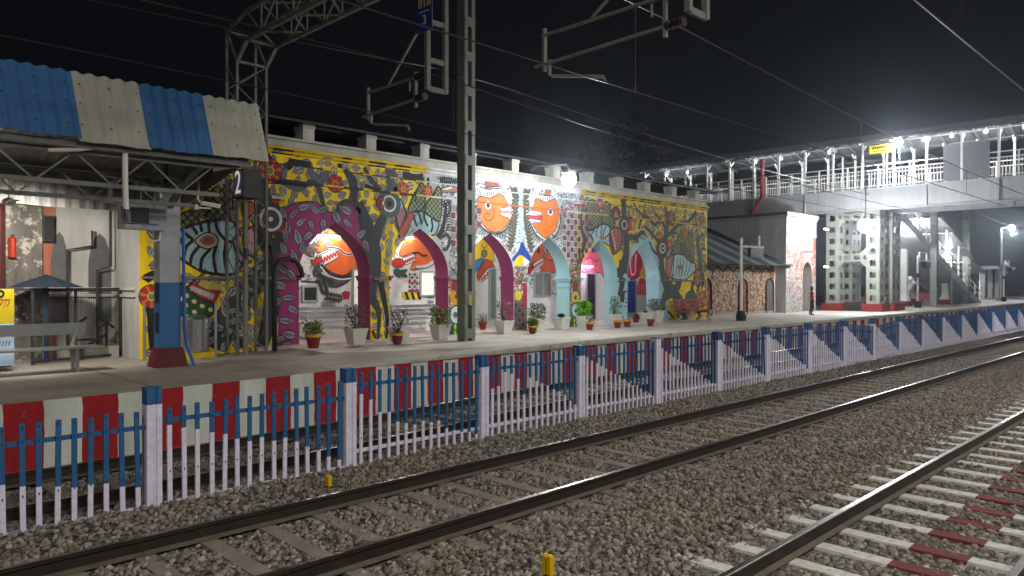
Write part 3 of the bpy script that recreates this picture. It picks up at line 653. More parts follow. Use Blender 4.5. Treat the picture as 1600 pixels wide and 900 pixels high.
# ---- under the bird
f, F = FR(170, 400, 4.5)
dia = F([(470, 0), (500, 20), (660, 120), (545, 222), (480, 160)]); M.poly(dia, YEL, 5, '#2a1216', .06); M.leaf(f(570, 120), f(535, 195), .3, '#8b8b92', L=7)
M.stroke(F([(640, 180), (700, 210), (800, 215), (860, 190)]), .16, '#a79a4c', 5)
M.poly(F([(565, 205), (640, 170), (800, 230), (740, 335), (640, 310)]), '#8f2024', 4)
for k in range(9):
    a = f(585+k*19, 205+k*7); M.leaf(a, f(578+k*17, 250+k*8), .1, '#a8a29c', '#8f2024', 6, False)
gr = F([(480, 225), (560, 232), (640, 300), (735, 335), (718, 420), (590, 440), (560, 470), (550, 720), (480, 720)])
M.poly(gr, '#1c4527', 3.5, '#101810', .04)
for p in ((545, 278), (597, 318), (655, 350), (540, 345), (600, 392), (545, 425), (540, 500), (712, 375), (510, 300), (520, 560), (515, 640)): M.leaf(f(p[0]-6, p[1]+17), f(p[0]+8, p[1]-16), .15, '#b5ad80', '#1c4527', 6, False)
# ---- left trunk, roots and branches
f, F = FR(0, 0, 1)
M.stroke(F([(404, 268), (411, 300), (415, 340), (424, 375), (430, 410), (428, 450), (420, 500), (408, 545)]), [.3, .34, .4, .6, .6, .5, .4, .3], TRK, 3)
M.stroke(F([(425, 400), (405, 430), (375, 470), (350, 510), (335, 545)]), [.4, .5, .65, .65, .5], TRK, 2.6); M.stroke(F([(360, 500), (372, 530), (380, 555)]), [.4, .3, .2], TRK, 2.4)
M.stroke(F([(428, 440), (440, 490), (447, 520), (438, 538), (425, 536)]), [.3, .25, .2, .15, .1], INK, 4)
M.stroke(F([(400, 355), (412, 385), (424, 410)]), .2, INK, 4); M.stroke(F([(438, 365), (460, 350), (480, 330), (500, 322)]), [.5, .3, .2, .1], TRK, 3.4)
f, F = FR(400, 220, 6.924)
M.stroke(F([(60, 430), (250, 440), (540, 475)]), .15, INK, 5); M.stroke(F([(540, 475), (620, 452), (670, 500), (705, 610), (735, 720)]), [.16, .15, .15, .14, .12], TRK, 5)
M.stroke(F([(330, 300), (385, 235), (440, 100)]), [.15, .2, .28], INK, 5); M.stroke(F([(390, 228), (480, 240), (590, 262)]), .16, INK, 5)
M.stroke(F([(580, 262), (605, 360), (680, 425), (750, 375), (778, 320)]), [.14, .22, .3, .22, .1], '#55575e', 4.6)
M.stroke(F([(890, 150), (905, 225), (905, 295)]), .13, INK, 5); M.stroke(F([(960, 305), (1035, 420), (1062, 540), (1055, 640), (1110, 760), (1190, 900)]), [.12, .26, .26, .24, .3, .5], TRK, 4.4)
M.stroke(F([(1170, 290), (1240, 420), (1350, 540)]), [.1, .16, .14], TRK, 5); M.stroke(F([(100, 190), (180, 150), (250, 95)]), .16, INK, 5); M.stroke(F([(60, 60), (110, 160)]), .25, INK, 5)
M.stroke(F([(280, 470), (400, 510), (480, 520), (560, 470)]), [.05, .15, .18, .04], '#55575e', 4.2); M.stroke(F([(230, 420), (280, 350), (290, 260)]), [.35, .3, .1], '#5d5f66', 3)
M.flower(f(150, 325), .3); M.flower(f(855, 465), .23, '#8f1f1a', '#a8321f', 12, '#5c5a3a')
M.poly(F([(170, 640), (240, 650), (215, 720), (180, 700)]), '#a3221f', 6); M.poly(F([(150, 590), (250, 570), (300, 640), (230, 650), (160, 630)]), '#9c9d98', 5, INK, .02); M.poly(F([(225, 740), (240, 690), (305, 640), (300, 700), (260, 740)]), '#d0ad0c', 5, INK, .02)
# magenta surround of the first arch
f, F = FR(390, 210, 4.736)
mg = F([(205, 590), (250, 545), (330, 512), (430, 498), (500, 505), (560, 565), (630, 592), (655, 530), (715, 498), (780, 530), (840, 640), (865, 800), (880, 1000), (893, 1200), (893, 1620), (205, 1620), (215, 1300), (205, 900), (260, 750), (230, 680)])
M.poly(mg, MAG, 4.2, '#3a3c42', .06)
M.scatter_leaves(mg, 80, .3, .44, ['#8f9096', '#83848c', '#77787f'], mind=.72, L=6, wr=.55)
M.stroke(F([(650, 580), (665, 525), (720, 495), (790, 540), (845, 650), (870, 800)]), .14, TRK, 6.5)
# right trunk of that bay
f, F = FR(0, 0, 1)
M.stroke(F([(559, 317), (568, 340), (577, 370), (581, 400), (582, 430), (580, 460), (592, 490), (590, 530)]), [.3, .4, .52, .62, .52, .3, .16, .06], TRK, 4.6); M.stroke(F([(583, 380), (594, 350), (605, 325), (608, 310)]), [.4, .3, .2, .1], TRK, 4.4)
M.stroke(F([(580, 440), (574, 470), (577, 500), (586, 528)]), [.22, .16, .12, .05], INK, 4.7); M.stroke(F([(594, 440), (600, 470), (605, 500), (603, 530)]), [.22, .16, .12, .05], INK, 4.7)
M.stroke(F([(570, 290), (588, 296), (595, 299)]), .1, INK, 5)
M.scatter_leaves(R(6.4, 13.3, 1.0, 5.68), 300, .22, .4, LG, avoid=(body, wa, wb, mg, gr, dia), mind=.7, L=2, wr=.52)
M.poly(R(11.94, 12.2, .9, 5.75), '#bf9f0a', .8)
# ---- second bird and the grey panel
f, F = FR(590, 240, 5.622)
M.stroke(F([(80, 60), (125, 200), (125, 300), (105, 400)]), [.2, .4, .38, .3], '#4c4f56', 3); M.stroke(F([(150, 160), (300, 205), (400, 205), (510, 150)]), .2, INK, 5); M.stroke(F([(200, 165), (300, 140), (420, 115)]), .18, INK, 5); M.stroke(F([(440, 210), (445, 270)]), .1, INK, 5)
M.flower(f(225, 315), .19); M.flower(f(440, 325), .17)
w1 = F([(262, 520), (300, 400), (385, 255), (418, 340), (412, 460), (380, 505), (300, 515)]); w2 = F([(418, 520), (432, 430), (480, 370), (530, 285), (562, 370), (545, 595), (450, 545)])
for w in (w1, w2): M.poly(w, '#7d8a62', 2.5, INK, .05); M.crosshatch(w, .11, .025, '#22281a', 4)
bd = F([(265, 560), (310, 512), (385, 503), (450, 548), (535, 600), (515, 690), (470, 720), (200, 740), (210, 690)]); M.poly(bd, '#93b0b2', 3, INK, .05)
for st in ([(310, 530), (325, 590), (345, 640)], [(355, 512), (370, 560), (385, 620)], [(405, 520), (410, 570), (440, 640)], [(470, 570), (480, 640), (465, 690)]): M.stroke(F(st), .07, INK, 5)
M.poly(F([(145, 380), (200, 410), (245, 510), (240, 620), (195, 700), (165, 600), (148, 480)]), '#94606a', 3.6, INK, .06); M.poly(F([(145, 380), (200, 410), (222, 465), (170, 520), (150, 470)]), '#93b0b2', 5.2)
M.stroke(F([(300, 520), (262, 580), (235, 660), (200, 705)]), .3, '#5a4038', 4.4)
for k in range(5): M.circle(f(290-k*20, 555+k*36), .1, '#9a4a40', 6)
M.eye(f(100, 440), .4, ((1, '#3e5450'), (.6, '#c8c2c0'), (.45, '#4a4a50'), (.2, '#1a1a1e')), 6); M.poly(F([(-10, 400), (50, 375), (48, 410), (10, 430), (10, 450), (48, 455), (45, 490), (10, 480), (-15, 440)]), '#96201e', 6, INK, .03)
gp = F([(500, 130), (720, 150), (720, 880), (640, 880), (560, 760), (560, 400)])
M.stroke(F([(600, 430), (590, 560), (565, 670), (530, 740)]), [.08, .12, .16, .22], INK, 4); M.stroke(F([(560, 735), (610, 715), (632, 770), (600, 840), (560, 830)]), .12, TRK, 5); M.stroke(F([(600, 560), (640, 480), (610, 420)]), .06, INK, 4)
for k in range(12): y = 415+k*24; M.stroke(F([(600, y), (625, y-10), (640, y-2)]), .035, INK, 4); M.stroke(F([(590, y), (570, y+12)]), .035, INK, 4)
for k in range(9): M.stroke(F([(545+k*18, 200), (555+k*18, 235), (545+k*18, 260)]), .06, INK, 4); M.leaf(f(560+k*16, 150+k*3), f(585+k*16, 190+k*3), .12, '#b9bab6', L=3, veins=False)
M.poly(F([(555, 305), (640, 280), (710, 300), (690, 340), (560, 340)]), '#9a6a58', 3, INK, .03); M.poly(F([(560, 310), (640, 290), (660, 305), (600, 320)]), '#c8c8c6', 5)
M.doodle(gp, 420, [INK, '#55585c', '#d0d0cc'], .025, .14)
x0, z1 = f(640, 425); x1, z0 = f(720, 880); M.checker(x0, x0+1.45, max(z0, 3.1), z1, .21, ('#8c9090', '#702c36'), 4)
# ---- two orange faces
f, F = FR(730, 240, 5.625)
fb = R(14.75, 20.1, 2.7, 5.7)
fa1 = F([(100, 370), (200, 362), (285, 350), (330, 395), (352, 465), (300, 478), (285, 510), (300, 545), (372, 572), (350, 625), (280, 687), (200, 682), (130, 615), (95, 500)]); fa2 = F([(605, 390), (690, 372), (770, 392), (800, 480), (803, 580), (765, 680), (690, 742), (620, 690), (568, 605), (640, 608), (656, 545), (575, 520), (588, 440)])
def blow(P, k): cx = sum(p[0] for p in P)/len(P); cz = sum(p[1] for p in P)/len(P); return [(cx+(p[0]-cx)*k, cz+(p[1]-cz)*k) for p in P]
def hull_ring(c, rx, rz, a0, a1, n=26): return [(c[0]+rx*math.cos(a0+(a1-a0)*k/n), c[1]+rz*math.sin(a0+(a1-a0)*k/n)) for k in range(n+1)]
for fa, col, ec, er in ((fa1, '#c46a30', (180, 455), .15), (fa2, '#cc661c', (728, 512), .15)):
    M.poly(fa, col, 3, '#3a2a1c', .03); cx = sum(p[0] for p in fa)/len(fa); cz = sum(p[1] for p in fa)/len(fa)
    rx = (max(p[0] for p in fa)-min(p[0] for p in fa))/2; rz = (max(p[1] for p in fa)-min(p[1] for p in fa))/2; cx = (max(p[0] for p in fa)+min(p[0] for p in fa))/2; cz = (max(p[1] for p in fa)+min(p[1] for p in fa))/2
    M.stroke(hull_ring((cx, cz), rx*1.14, rz*1.12, math.pi*.92, math.pi*2.08), .06, INK, 2, 0); M.stroke(hull_ring((cx, cz), rx*1.24, rz*1.2, math.pi*.9, math.pi*2.1), .035, '#4a4a4c', 2, 0)
    for k in range(70):
        a = math.pi*(.85+1.3*k/69); r = random.uniform(1.3, 1.5); M.stroke([(cx+rx*1.28*math.cos(a), cz+rz*1.24*math.sin(a)), (cx+rx*r*1.08*math.cos(a), cz+rz*r*math.sin(a))], .03, INK, 2, 0)
    M.eye(f(*ec), er, ((1, '#1c1c20'), (.88, '#d0d0cc'), (.55, '#3c4650'), (.3, '#101014')), 6)
M.poly(F([(110, 300), (290, 310), (285, 350), (200, 392), (100, 372)]), '#bdbdba', 4.2, INK, .03); M.poly(F([(600, 375), (640, 360), (750, 375), (770, 395), (690, 428), (605, 395)]), '#bdbdba', 4.2, INK, .03)
for k in range(9): M.stroke(F([(115+k*19, 335), (120+k*19, 375)]), .04, '#55565a', 6, 0); M.stroke(F([(620+k*16, 385), (625+k*16, 412)]), .04, '#55565a', 6, 0)
M.poly(F([(150, 250), (170, 210), (280, 225), (285, 290), (165, 295)]), '#6a625a', 3, INK, .03)
for p in ((185, 255), (248, 258)): M.poly(ell(f, p[0], p[1], 20, 34), '#a03a24', 5)
M.poly(F([(670, 370), (690, 290), (740, 320), (730, 380)]), '#8f5a4c', 3, INK, .02)
M.stroke(F([(235, 480), (225, 560), (185, 592), (150, 560), (165, 525), (195, 535)]), .035, '#5a3a20', 6); M.stroke(F([(685, 530), (690, 600), (725, 648), (750, 615), (735, 595)]), .03, '#7a4a14', 6)
M.poly(F([(285, 495), (400, 505), (392, 530), (290, 525)]), '#b06a6a', 5); M.poly(F([(290, 475), (400, 490), (400, 505), (285, 496)]), '#d6d6d2', 4); M.poly(F([(300, 526), (392, 532), (380, 570), (330, 560)]), '#d6d6d2', 4)
M.poly(F([(530, 540), (655, 543), (656, 592), (570, 575), (530, 578)]), '#a83440', 5); M.poly(F([(520, 500), (640, 515), (656, 543), (520, 540)]), '#d6d6d2', 4); M.poly(F([(530, 578), (570, 577), (654, 594), (640, 612), (560, 608)]), '#d6d6d2', 4)
# feather bands either side of the pilaster
for pts, s in (([(330, 240), (400, 300), (425, 400), (415, 560), (400, 700), (370, 860)], -1), ([(600, 280), (530, 320), (508, 400), (515, 560), (535, 700), (565, 870)], 1)):
    P = F(pts); M.stroke(P, .17, '#6a5040', 3)
    for i in range(len(P)-1):
        for k in range(5):
            t = k/5; p = (P[i][0]*(1-t)+P[i+1][0]*t, P[i][1]*(1-t)+P[i+1][1]*t)
            for q in (-1, 1): M.leaf(p, (p[0]+q*.2, p[1]+.12), .075, '#3d4a3c', INK, 4, False)
M.poly(F([(455, 300), (492, 300), (490, 780), (462, 780)]), TEAL, 5)
f, F = FR(735, 340, 6.43)
M.poly(F([(515, 235), (560, 320), (605, 400), (592, 450), (525, 385), (490, 375), (430, 440), (418, 405), (480, 330)]), '#1b3c86', 6); M.poly(F([(438, 440), (490, 376), (530, 385), (560, 440), (570, 480), (440, 480)]), '#cdb512', 5); M.poly(F([(530, 390), (590, 440), (560, 480), (525, 480)]), '#cfcfcb', 6)
pier = lambda k: (AC[k]+AH+.02, AC[k+1]-AH-.02)
x0, x1 = pier(2)
M.poly(R(x0, x1, .85, 3.05), '#6d5f58', 2); M.doodle(R(x0, x1, 2.0, 3.0), 150, [INK, '#b9b6ae', '#8f2a2a', '#c9c9c6'], .03, .1, 4); M.checker(x0, x1, .9, 2.0, .16, ('#7c4a3c', '#2c3350'), 4); M.circle(((x0*.7+x1*.3), 2.1), .17, '#c9b010', 6); M.poly(R(x1-.2, x1, 1.7, 2.5), '#8f2430', 5)
x0, x1 = pier(1)
M.poly(R(x0, x1, .85, 3.1), '#8d8a84', 2); M.doodle(R(x0, x1, 2.6, 3.4), 80, [INK, '#3a5a44', '#c9c9c6'], .03, .1, 4); M.poly(R(x0, x1, 1.85, 2.5), '#a0522c', 3); M.doodle(R(x0, x1, 1.85, 2.5), 60, ['#d0b020', '#e0d8c8'], .03, .06, 4)
xc = (x0+x1)/2; M.circle((xc, 2.1), .25, '#b98c20', 5); M.circle((xc, 2.1), .08, '#5a3a18', 6); M.circle((xc, 1.55), .3, INK, 5); M.circle((xc, 1.55), .26, '#b4bdc0', 6); M.circle((xc-.05, 1.55), .09, '#3f5a5c', 7)
M.poly(R(x0, x1, .85, 1.3), '#1f5a24', 6)
for k in range(8): M.leaf((x0+.08+(k % 4)*.16, .9+(k//4)*.2), (x0+.08+(k % 4)*.16, 1.1+(k//4)*.2), .12, '#8fb41f' if k % 2 else '#20304a', '#123010', 8, False)
M.poly(R(x0, x1, 2.5, 2.62), '#b06a4a', 5); M.circle((xc, 2.45), .2, '#7a2830', 6)
x0, x1 = pier(3)
M.poly(R(x0, x1, .85, 3.2), '#6f6a5c', 2); M.poly(R(x0, x1, 2.7, 3.1), '#7a5236', 3); M.doodle(R(x0, x1, 1.5, 3.3), 160, [INK, '#b5643a', '#8a9a70', '#c9c0b0'], .03, .09, 4); xc = (x0+x1)/2
M.circle((xc, 2.0), .26, INK, 5); M.circle((xc, 2.0), .23, '#b59a4c', 6); M.circle((xc, 2.0), .08, '#5a3a18', 7); M.circle((xc+.05, 1.55), .29, INK, 6); M.circle((xc+.05, 1.55), .25, '#a9bcc0', 7); M.circle((xc+.02, 1.52), .07, '#2a3a44', 8); M.circle((xc, 2.42), .16, '#7a2830', 6)
M.poly(R(x0-.0, x1, .85, 1.3), '#24451c', 6)
for k in range(8): M.leaf((x0+.08+(k % 4)*.16, .92+(k//4)*.18), (x0+.08+(k % 4)*.16, 1.12+(k//4)*.18), .13, '#a4a828' if k % 2 else '#3c6a2a', '#10200c', 8, False)
M.doodle(fb, 1900, ['#3a3b40', '#55565c', '#77787c'], .026, .09, 2, avoid=(blow(fa1, 1.08), blow(fa2, 1.08)))
f, F = FR(730, 240, 5.625)
x0, z1 = f(838, 505); M.checker(x0, x0+1.75, 3.0, z1, .2, ('#8f9292', '#6a2c36'), 3)
M.doodle(F([(790, 330), (1080, 330), (1060, 520), (830, 520)]), 260, [INK, '#4a5a66', '#8a4a40', '#5d6468'], .035, .15, 3); M.poly(F([(930, 440), (1050, 445), (1050, 470), (935, 465)]), '#8a4038', 4)
M.stroke(F([(1060, 360), (1010, 480), (1000, 640), (1030, 760), (1010, 860)]), [.05, .1, .15, .2, .15], TRK, 4); M.stroke(F([(1020, 870), (985, 860), (990, 920), (1030, 960)]), .1, TRK, 4)
# ---- third bird
f, F = FR(900, 290, 6.924)
M.poly(F([(60, 430), (100, 320), (130, 300), (140, 480), (180, 640), (120, 680), (60, 600)]), '#7d7a50', 1.2); M.poly(F([(85, 330), (110, 320), (120, 480), (170, 600), (140, 640), (90, 480)]), '#c7ad14', 2)
w1 = F([(130, 175), (205, 165), (275, 330), (272, 412), (225, 440), (180, 480), (125, 472), (108, 330)]); w2 = F([(278, 330), (300, 195), (345, 185), (412, 380), (412, 475), (340, 422), (282, 408)])
for w in (w1, w2): M.poly(w, '#73774f', 2.5, INK, .06); M.crosshatch(w, .12, .028, '#2c3020', 4, .6)
M.poly(F([(215, 90), (300, 90), (285, 250), (265, 270), (215, 190)]), '#a89c84', 3); M.flower(f(258, 200), .2, '#a04a3a', '#8a3c2c', 8); M.flower(f(430, 300), .27, '#7a2c24', '#5c241c', 10, '#7a7a60', '#8a6a5a')
b3 = F([(128, 482), (190, 472), (285, 418), (355, 440), (372, 520), (362, 650), (290, 610), (190, 620), (165, 560)]); M.poly(b3, '#8fabad', 3, INK, .05)
for st in ([(200, 480), (165, 530), (185, 590)], [(240, 450), (215, 510), (225, 560)], [(280, 430), (270, 500), (275, 560)], [(325, 430), (300, 490), (290, 560)], [(305, 580), (340, 540), (370, 500)]): M.stroke(F(st), .05, INK, 5)
M.poly(ell(f, 280, 565, 32, 20), '#8a5a50', 6)
M.poly(F([(372, 480), (430, 450), (495, 480), (502, 600), (470, 690), (400, 745), (365, 640)]), '#8d4f52', 3.4, INK, .06); M.stroke(F([(385, 490), (380, 600), (430, 700)]), .3, '#54302c', 5)
for k in range(6): M.circle(f(386+k*7, 500+k*36), .07, '#b09080', 7)
M.poly(F([(440, 460), (450, 400), (500, 360), (510, 480)]), '#8fabad', 4, INK, .04); M.eye(f(520, 425), .36, ((1, '#4a3830'), (.5, '#b9b4b0'), (.36, '#202830')), 6)
M.poly(F([(560, 400), (590, 350), (600, 400), (575, 430), (600, 440), (605, 480), (570, 490), (550, 450)]), '#9a2c24', 6)
# ---- teal pier and the dark trees
x0, x1 = pier(4); M.poly([(x0-.03, .85), (x1+.03, .85), (x1+.03, 2.9), (x1-.1, 3.2), (x0+.1, 3.2), (x0-.03, 2.9)], '#8db5b9', 2.2)
M.poly([(AC[5]+AH, .85), (AC[5]+AH+.75, .85), (AC[5]+AH+.65, 2.6), (AC[5]+.85, 4.0), (AC[5]+.2, 4.45), (AC[5]-.5, 4.3), (AC[5]-.9, 3.7), (AC[5]-AH, 2.7)], '#86acb0', 1.4)
M.stroke(F([(505, 110), (512, 200), (515, 300), (535, 500), (545, 700), (520, 850), (500, 930)]), [.5, .3, .26, .28, .36, .5, .6], TRK, 4.2); M.stroke(F([(390, 145), (470, 160), (520, 190)]), [.12, .2, .3], INK, 4.6); M.stroke(F([(540, 150), (560, 130), (650, 130)]), [.3, .15, .1], INK, 4.6)
M.stroke(F([(548, 590), (590, 555), (650, 560), (690, 520), (720, 505), (755, 540)]), [.3, .25, .2, .2, .18, .08], TRK, 4.4); M.stroke(F([(640, 560), (670, 620)]), .12, TRK, 4.4)
f, F = FR(900, 400, 6.924)
M.stroke(F([(510, 60), (480, 170), (400, 200), (310, 200)]), [.5, .45, .4, .3], TRK, 5); M.stroke(F([(500, 230), (400, 250), (310, 280)]), [.35, .3, .2], TRK, 5.2); M.stroke(F([(505, 230), (480, 380), (440, 470), (395, 515)]), [.34, .28, .2, .12], TRK, 5); M.stroke(F([(500, 380), (495, 500)]), [.35, .25], TRK, 5)
for k in range(26): x = random.uniform(330, 540); y = random.uniform(300, 690); M.stroke(F([(x, y), (x+14, y+12), (x+30, y+2)]), .05, random.choice(['#3c464a', '#5d6d70', INK]), 4)
f, F = FR(900, 290, 6.924)
M.stroke(F([(950, 200), (975, 300), (985, 400), (975, 480), (965, 580), (960, 700), (930, 780)]), [.08, .14, .2, .32, .28, .22, .24], TRK, 5)
for st, w in (([(985, 545), (1090, 440), (1120, 410), (1210, 390), (1280, 310), (1320, 260), (1375, 272)], .24), ([(960, 470), (930, 395), (880, 395), (850, 425), (800, 370), (750, 335), (700, 375), (682, 470)], .2), ([(760, 340), (700, 300), (640, 230), (615, 170)], .13), ([(930, 400), (860, 310), (825, 230)], .12), ([(750, 330), (745, 240), (750, 200)], .11), ([(1180, 395), (1180, 280), (1230, 235)], .12), ([(1270, 320), (1300, 400), (1300, 520)], .1), ([(740, 440), (820, 520), (890, 620), (905, 700)], .18), ([(790, 600), (830, 700), (890, 760), (910, 860)], .16), ([(1030, 520), (1090, 515), (1110, 540)], .14)):
    M.stroke(F(st), [w*.75]*(len(st)-1)+[w*.4], TRK, 5)
M.stroke(F([(910, 760), (925, 840), (915, 920)]), .35, TRK, 5)
f, F = FR(900, 400, 6.924)
M.stroke(F([(915, 60), (945, 220), (990, 330), (1050, 440), (1110, 570), (1165, 740)]), [.3, .42, .6, .9, .95, .8], TRK, 5.4); M.stroke(F([(990, 380), (945, 480), (945, 600), (915, 650)]), [.5, .35, .25, .08], TRK, 5.2); M.poly(F([(1000, 460), (1040, 455), (1085, 560), (1100, 700), (1040, 720), (985, 560)]), '#bba315', 6.6); M.stroke(F([(990, 600), (1030, 640), (1060, 690)]), .1, INK, 8)
M.stroke(F([(1075, 360), (1110, 300), (1110, 250)]), .4, '#3c3c3a', 4.6)
# fourth bird
f, F = FR(900, 290, 6.924)
w1 = F([(1028, 745), (1060, 640), (1140, 465), (1165, 620), (1155, 750), (1080, 745)]); w2 = F([(1162, 640), (1190, 560), (1250, 465), (1272, 640), (1272, 860), (1160, 752)])
for w in (w1, w2): M.poly(w, '#747a55', 3, INK, .05); M.crosshatch(w, .12, .025, '#2c3020', 5, .6)
M.poly(F([(1120, 640), (1160, 630), (1230, 730), (1265, 850), (1180, 780)]), '#4f5428', 6, INK, .05)
f2, F2 = FR(900, 400, 6.924); b4 = F2([(1062, -10), (1160, -12), (1240, 40), (1312, 122), (1245, 200), (1175, 258), (1062, 252), (1022, 205)]); M.poly(b4, '#96b2b4', 4, INK, .06)
for k in range(6): M.stroke(F2([(1060+k*33, 10+k*8), (1050+k*36, 110), (1045+k*30, 240-k*5)]), .045, INK, 6)
M.poly(ell(f2, 1125, 120, 32, 26), '#8a6058', 8)
M.poly(F([(975, 790), (1050, 750), (1060, 800), (1040, 980), (1000, 1010), (970, 900)]), '#8f6058', 4.4, INK, .05); M.poly(F([(965, 760), (980, 660), (1005, 730), (985, 780)]), '#8fabad', 5, INK, .04)
M.eye(f(932, 678), .42, ((1, '#3c2c28'), (.52, '#b9b4b0'), (.36, '#20202a'), (.12, '#c8c8c6')), 8); M.poly(F([(870, 640), (895, 650), (885, 690), (865, 720), (860, 680)]), '#a8542c', 6); M.flower(f(1010, 640), .22, '#8a2c20', '#a84a2a', 8)
M.flower(f(1030, 355), .32, '#80492f', '#6f4a2c', 14, '#8a6a50', '#8a5a40'); M.flower(f(1360, 360), .26, '#80492f', '#8f5a3c', 10, '#8a6a50', '#8a5a40'); M.flower(f(1185, 525), .2, '#96422c', '#b0583c', 8); M.flower(f(905, 550), .2, '#96422c', '#b0583c', 8)
M.stroke(F([(1310, 520), (1315, 640), (1335, 760), (1345, 920)]), [.12, .22, .3, .35], TRK, 5); M.stroke(F([(1320, 640), (1345, 550), (1380, 530)]), .12, TRK, 5); M.stroke(F([(1335, 740), (1360, 690), (1395, 685)]), .12, TRK, 5)
M.poly(ell(f2, 1240, 450, 58, 72), '#2a4a33', 6, INK, .04); M.stroke(F2([(1360, 90), (1320, 220), (1270, 280), (1250, 380)]), .2, TRK, 5)
for k in range(30):
    x = random.uniform(1250, 1420); y = random.uniform(60, 560); M.stroke(F2([(x, y), (x+12, y+50), (x-6, y+95)]), .12, random.choice([INK, TRK, '#7a2a1c']), 5)
for k in range(7): M.flower(f2(random.uniform(1290, 1420), random.uniform(80, 560)), .22, '#96321c', '#b8581c', 8)
M.scatter_leaves([(22.7, 3.9), (22.9, 5.6), (29.0, 5.6), (29.0, 2.8), (27.5, 3.0), (25.6, 3.6), (25.2, 4.4)], 300, .17, .3, ['#83837c', '#8f8e84', '#777a6c', '#9a958c'], avoid=(w1, w2, b4), mind=.56, L=2.2, wr=.55)
M.scatter_leaves(R(26.0, 29.0, .95, 3.2), 30, .22, .36, ['#83837c', '#8f8e84'], mind=.8, L=2.2); M.scatter_leaves(R(20.2, 23.0, 2.9, 5.6), 30, .25, .4, ['#83837c', '#8f8e84'], avoid=(w1, w2, b3), mind=.8, L=1.6)
M.doodle(R(22.6, 29.0, .95, 5.65), 380, ['#2c2c2e', '#5a5844', '#8a7a30'], .024, .12, 1.6, avoid=(b4,))
M.doodle(R(5.6, 13.4, .95, 5.65), 160, ['#3a3a3c', '#8a7a30'], .022, .12, 1.4, avoid=(body, wa, wb))
for w in (body, b3, b4, bd): 
    for k in range(60):
        p = (random.uniform(min(q[0] for q in w), max(q[0] for q in w)), random.uniform(min(q[1] for q in w), max(q[1] for q in w)))
        if inpoly(p, w): M.stroke([p, (p[0]+.03, p[1]+.1)], .012, '#5a7476', 5, 0)
M.done('mural', bld)
# ================================================================ paintings on the veranda's back wall
B = Painter(BW, [], (FX0+2.6, FX1-.05, .96, 4.58))
def head(F, f, body, tooth, tongue, col, lip=None):
    B.poly(F(body), col, 2, '#2a1a14', .03)
    n = len(tooth); P = F(tooth); B.poly(P, '#d6d2cc', 4, INK, .025)
f, F = FR(470, 340, 6.43, BW)
B.poly(F([(130, 290), (200, 200), (270, 90), (330, 60), (460, 200), (560, 380), (600, 480), (540, 540), (430, 580), (330, 560), (240, 490), (370, 380), (330, 310), (230, 330), (170, 360)]), '#d45f22', 2, INK, .03)
def teeth(f, F, up, lo, n, c='#a8202a'):
    a0, a1 = up; b0, b1 = lo
    B.poly(F([a0, a1, b1, b0]), '#d8d4ce', 4, INK, .025)
    pts = []
    for k in range(n): t = (k+.5)/n; s = .3 if k % 2 else .75; pts.append((a0[0]+(a1[0]-a0[0])*t+(b0[0]+(b1[0]-b0[0])*t-a0[0]-(a1[0]-a0[0])*t)*s, a0[1]+(a1[1]-a0[1])*t+(b0[1]+(b1[1]-b0[1])*t-a0[1]-(a1[1]-a0[1])*t)*s))
    for p, q in zip(pts[:-1], pts[1:]): B.stroke([f(*p), f(*q)], .055, c, 6, 0)
teeth(f, F, ((200, 370), (350, 305)), ((235, 480), (375, 400)), 10)
B.poly(F([(100, 440), (195, 385), (218, 440), (130, 495)]), '#a01a20', 5, INK, .02); B.stroke(F([(270, 300), (370, 310), (440, 360), (500, 370), (520, 320)]), .08, '#cfcfcb', 5); B.stroke(F([(270, 300), (370, 310), (440, 360), (500, 370), (520, 320)]), .04, INK, 6)
B.stroke(F([(200, 470), (280, 560), (400, 600), (500, 590)]), .09, INK, 4); B.stroke(F([(195, 490), (280, 580), (400, 620), (520, 605)]), .04, '#cfcfcb', 5)
for k in range(34): x = 160+k*11; y = 520+max(0, 120-(k-16)**2*.4)*.9; B.stroke(F([(x, y-20), (x+5, y+40), (x-2, y+80)]), .028, INK, 3)
B.circle(f(255, 255), .08, '#6a4a70', 6, .12)
def vine(F, f, pts, c='#36423a', n=5, l=.22, stem='#7a2c24'):
    P = F(pts); B.stroke(P, .03, stem, 4)
    for p, q in zip(P[:-1], P[1:]):
        for k in range(n):
            t = (k+.5)/n; m = (p[0]*(1-t)+q[0]*t, p[1]*(1-t)+q[1]*t); a = math.atan2(q[1]-p[1], q[0]-p[0])
            for s in (-1, 1): B.leaf(m, (m[0]+l*math.cos(a+s*.8), m[1]+l*math.sin(a+s*.8)), l*.3, c, INK, 3, False)
vine(F, f, [(20, 360), (130, 300), (260, 100)], n=6); vine(F, f, [(130, 600), (190, 500), (60, 290)], n=5); vine(F, f, [(430, 820), (260, 790), (200, 640)], n=6); B.poly(F([(405, 760), (440, 735), (495, 745), (480, 820), (430, 825)]), '#9a2030', 4)
B.doodle(F([(0, 200), (200, 100), (200, 640), (0, 640)]), 60, [INK, '#5a5a60'], .02, .1); B.stroke(F([(0, 640), (170, 650)]), .05, INK, 4, 0)
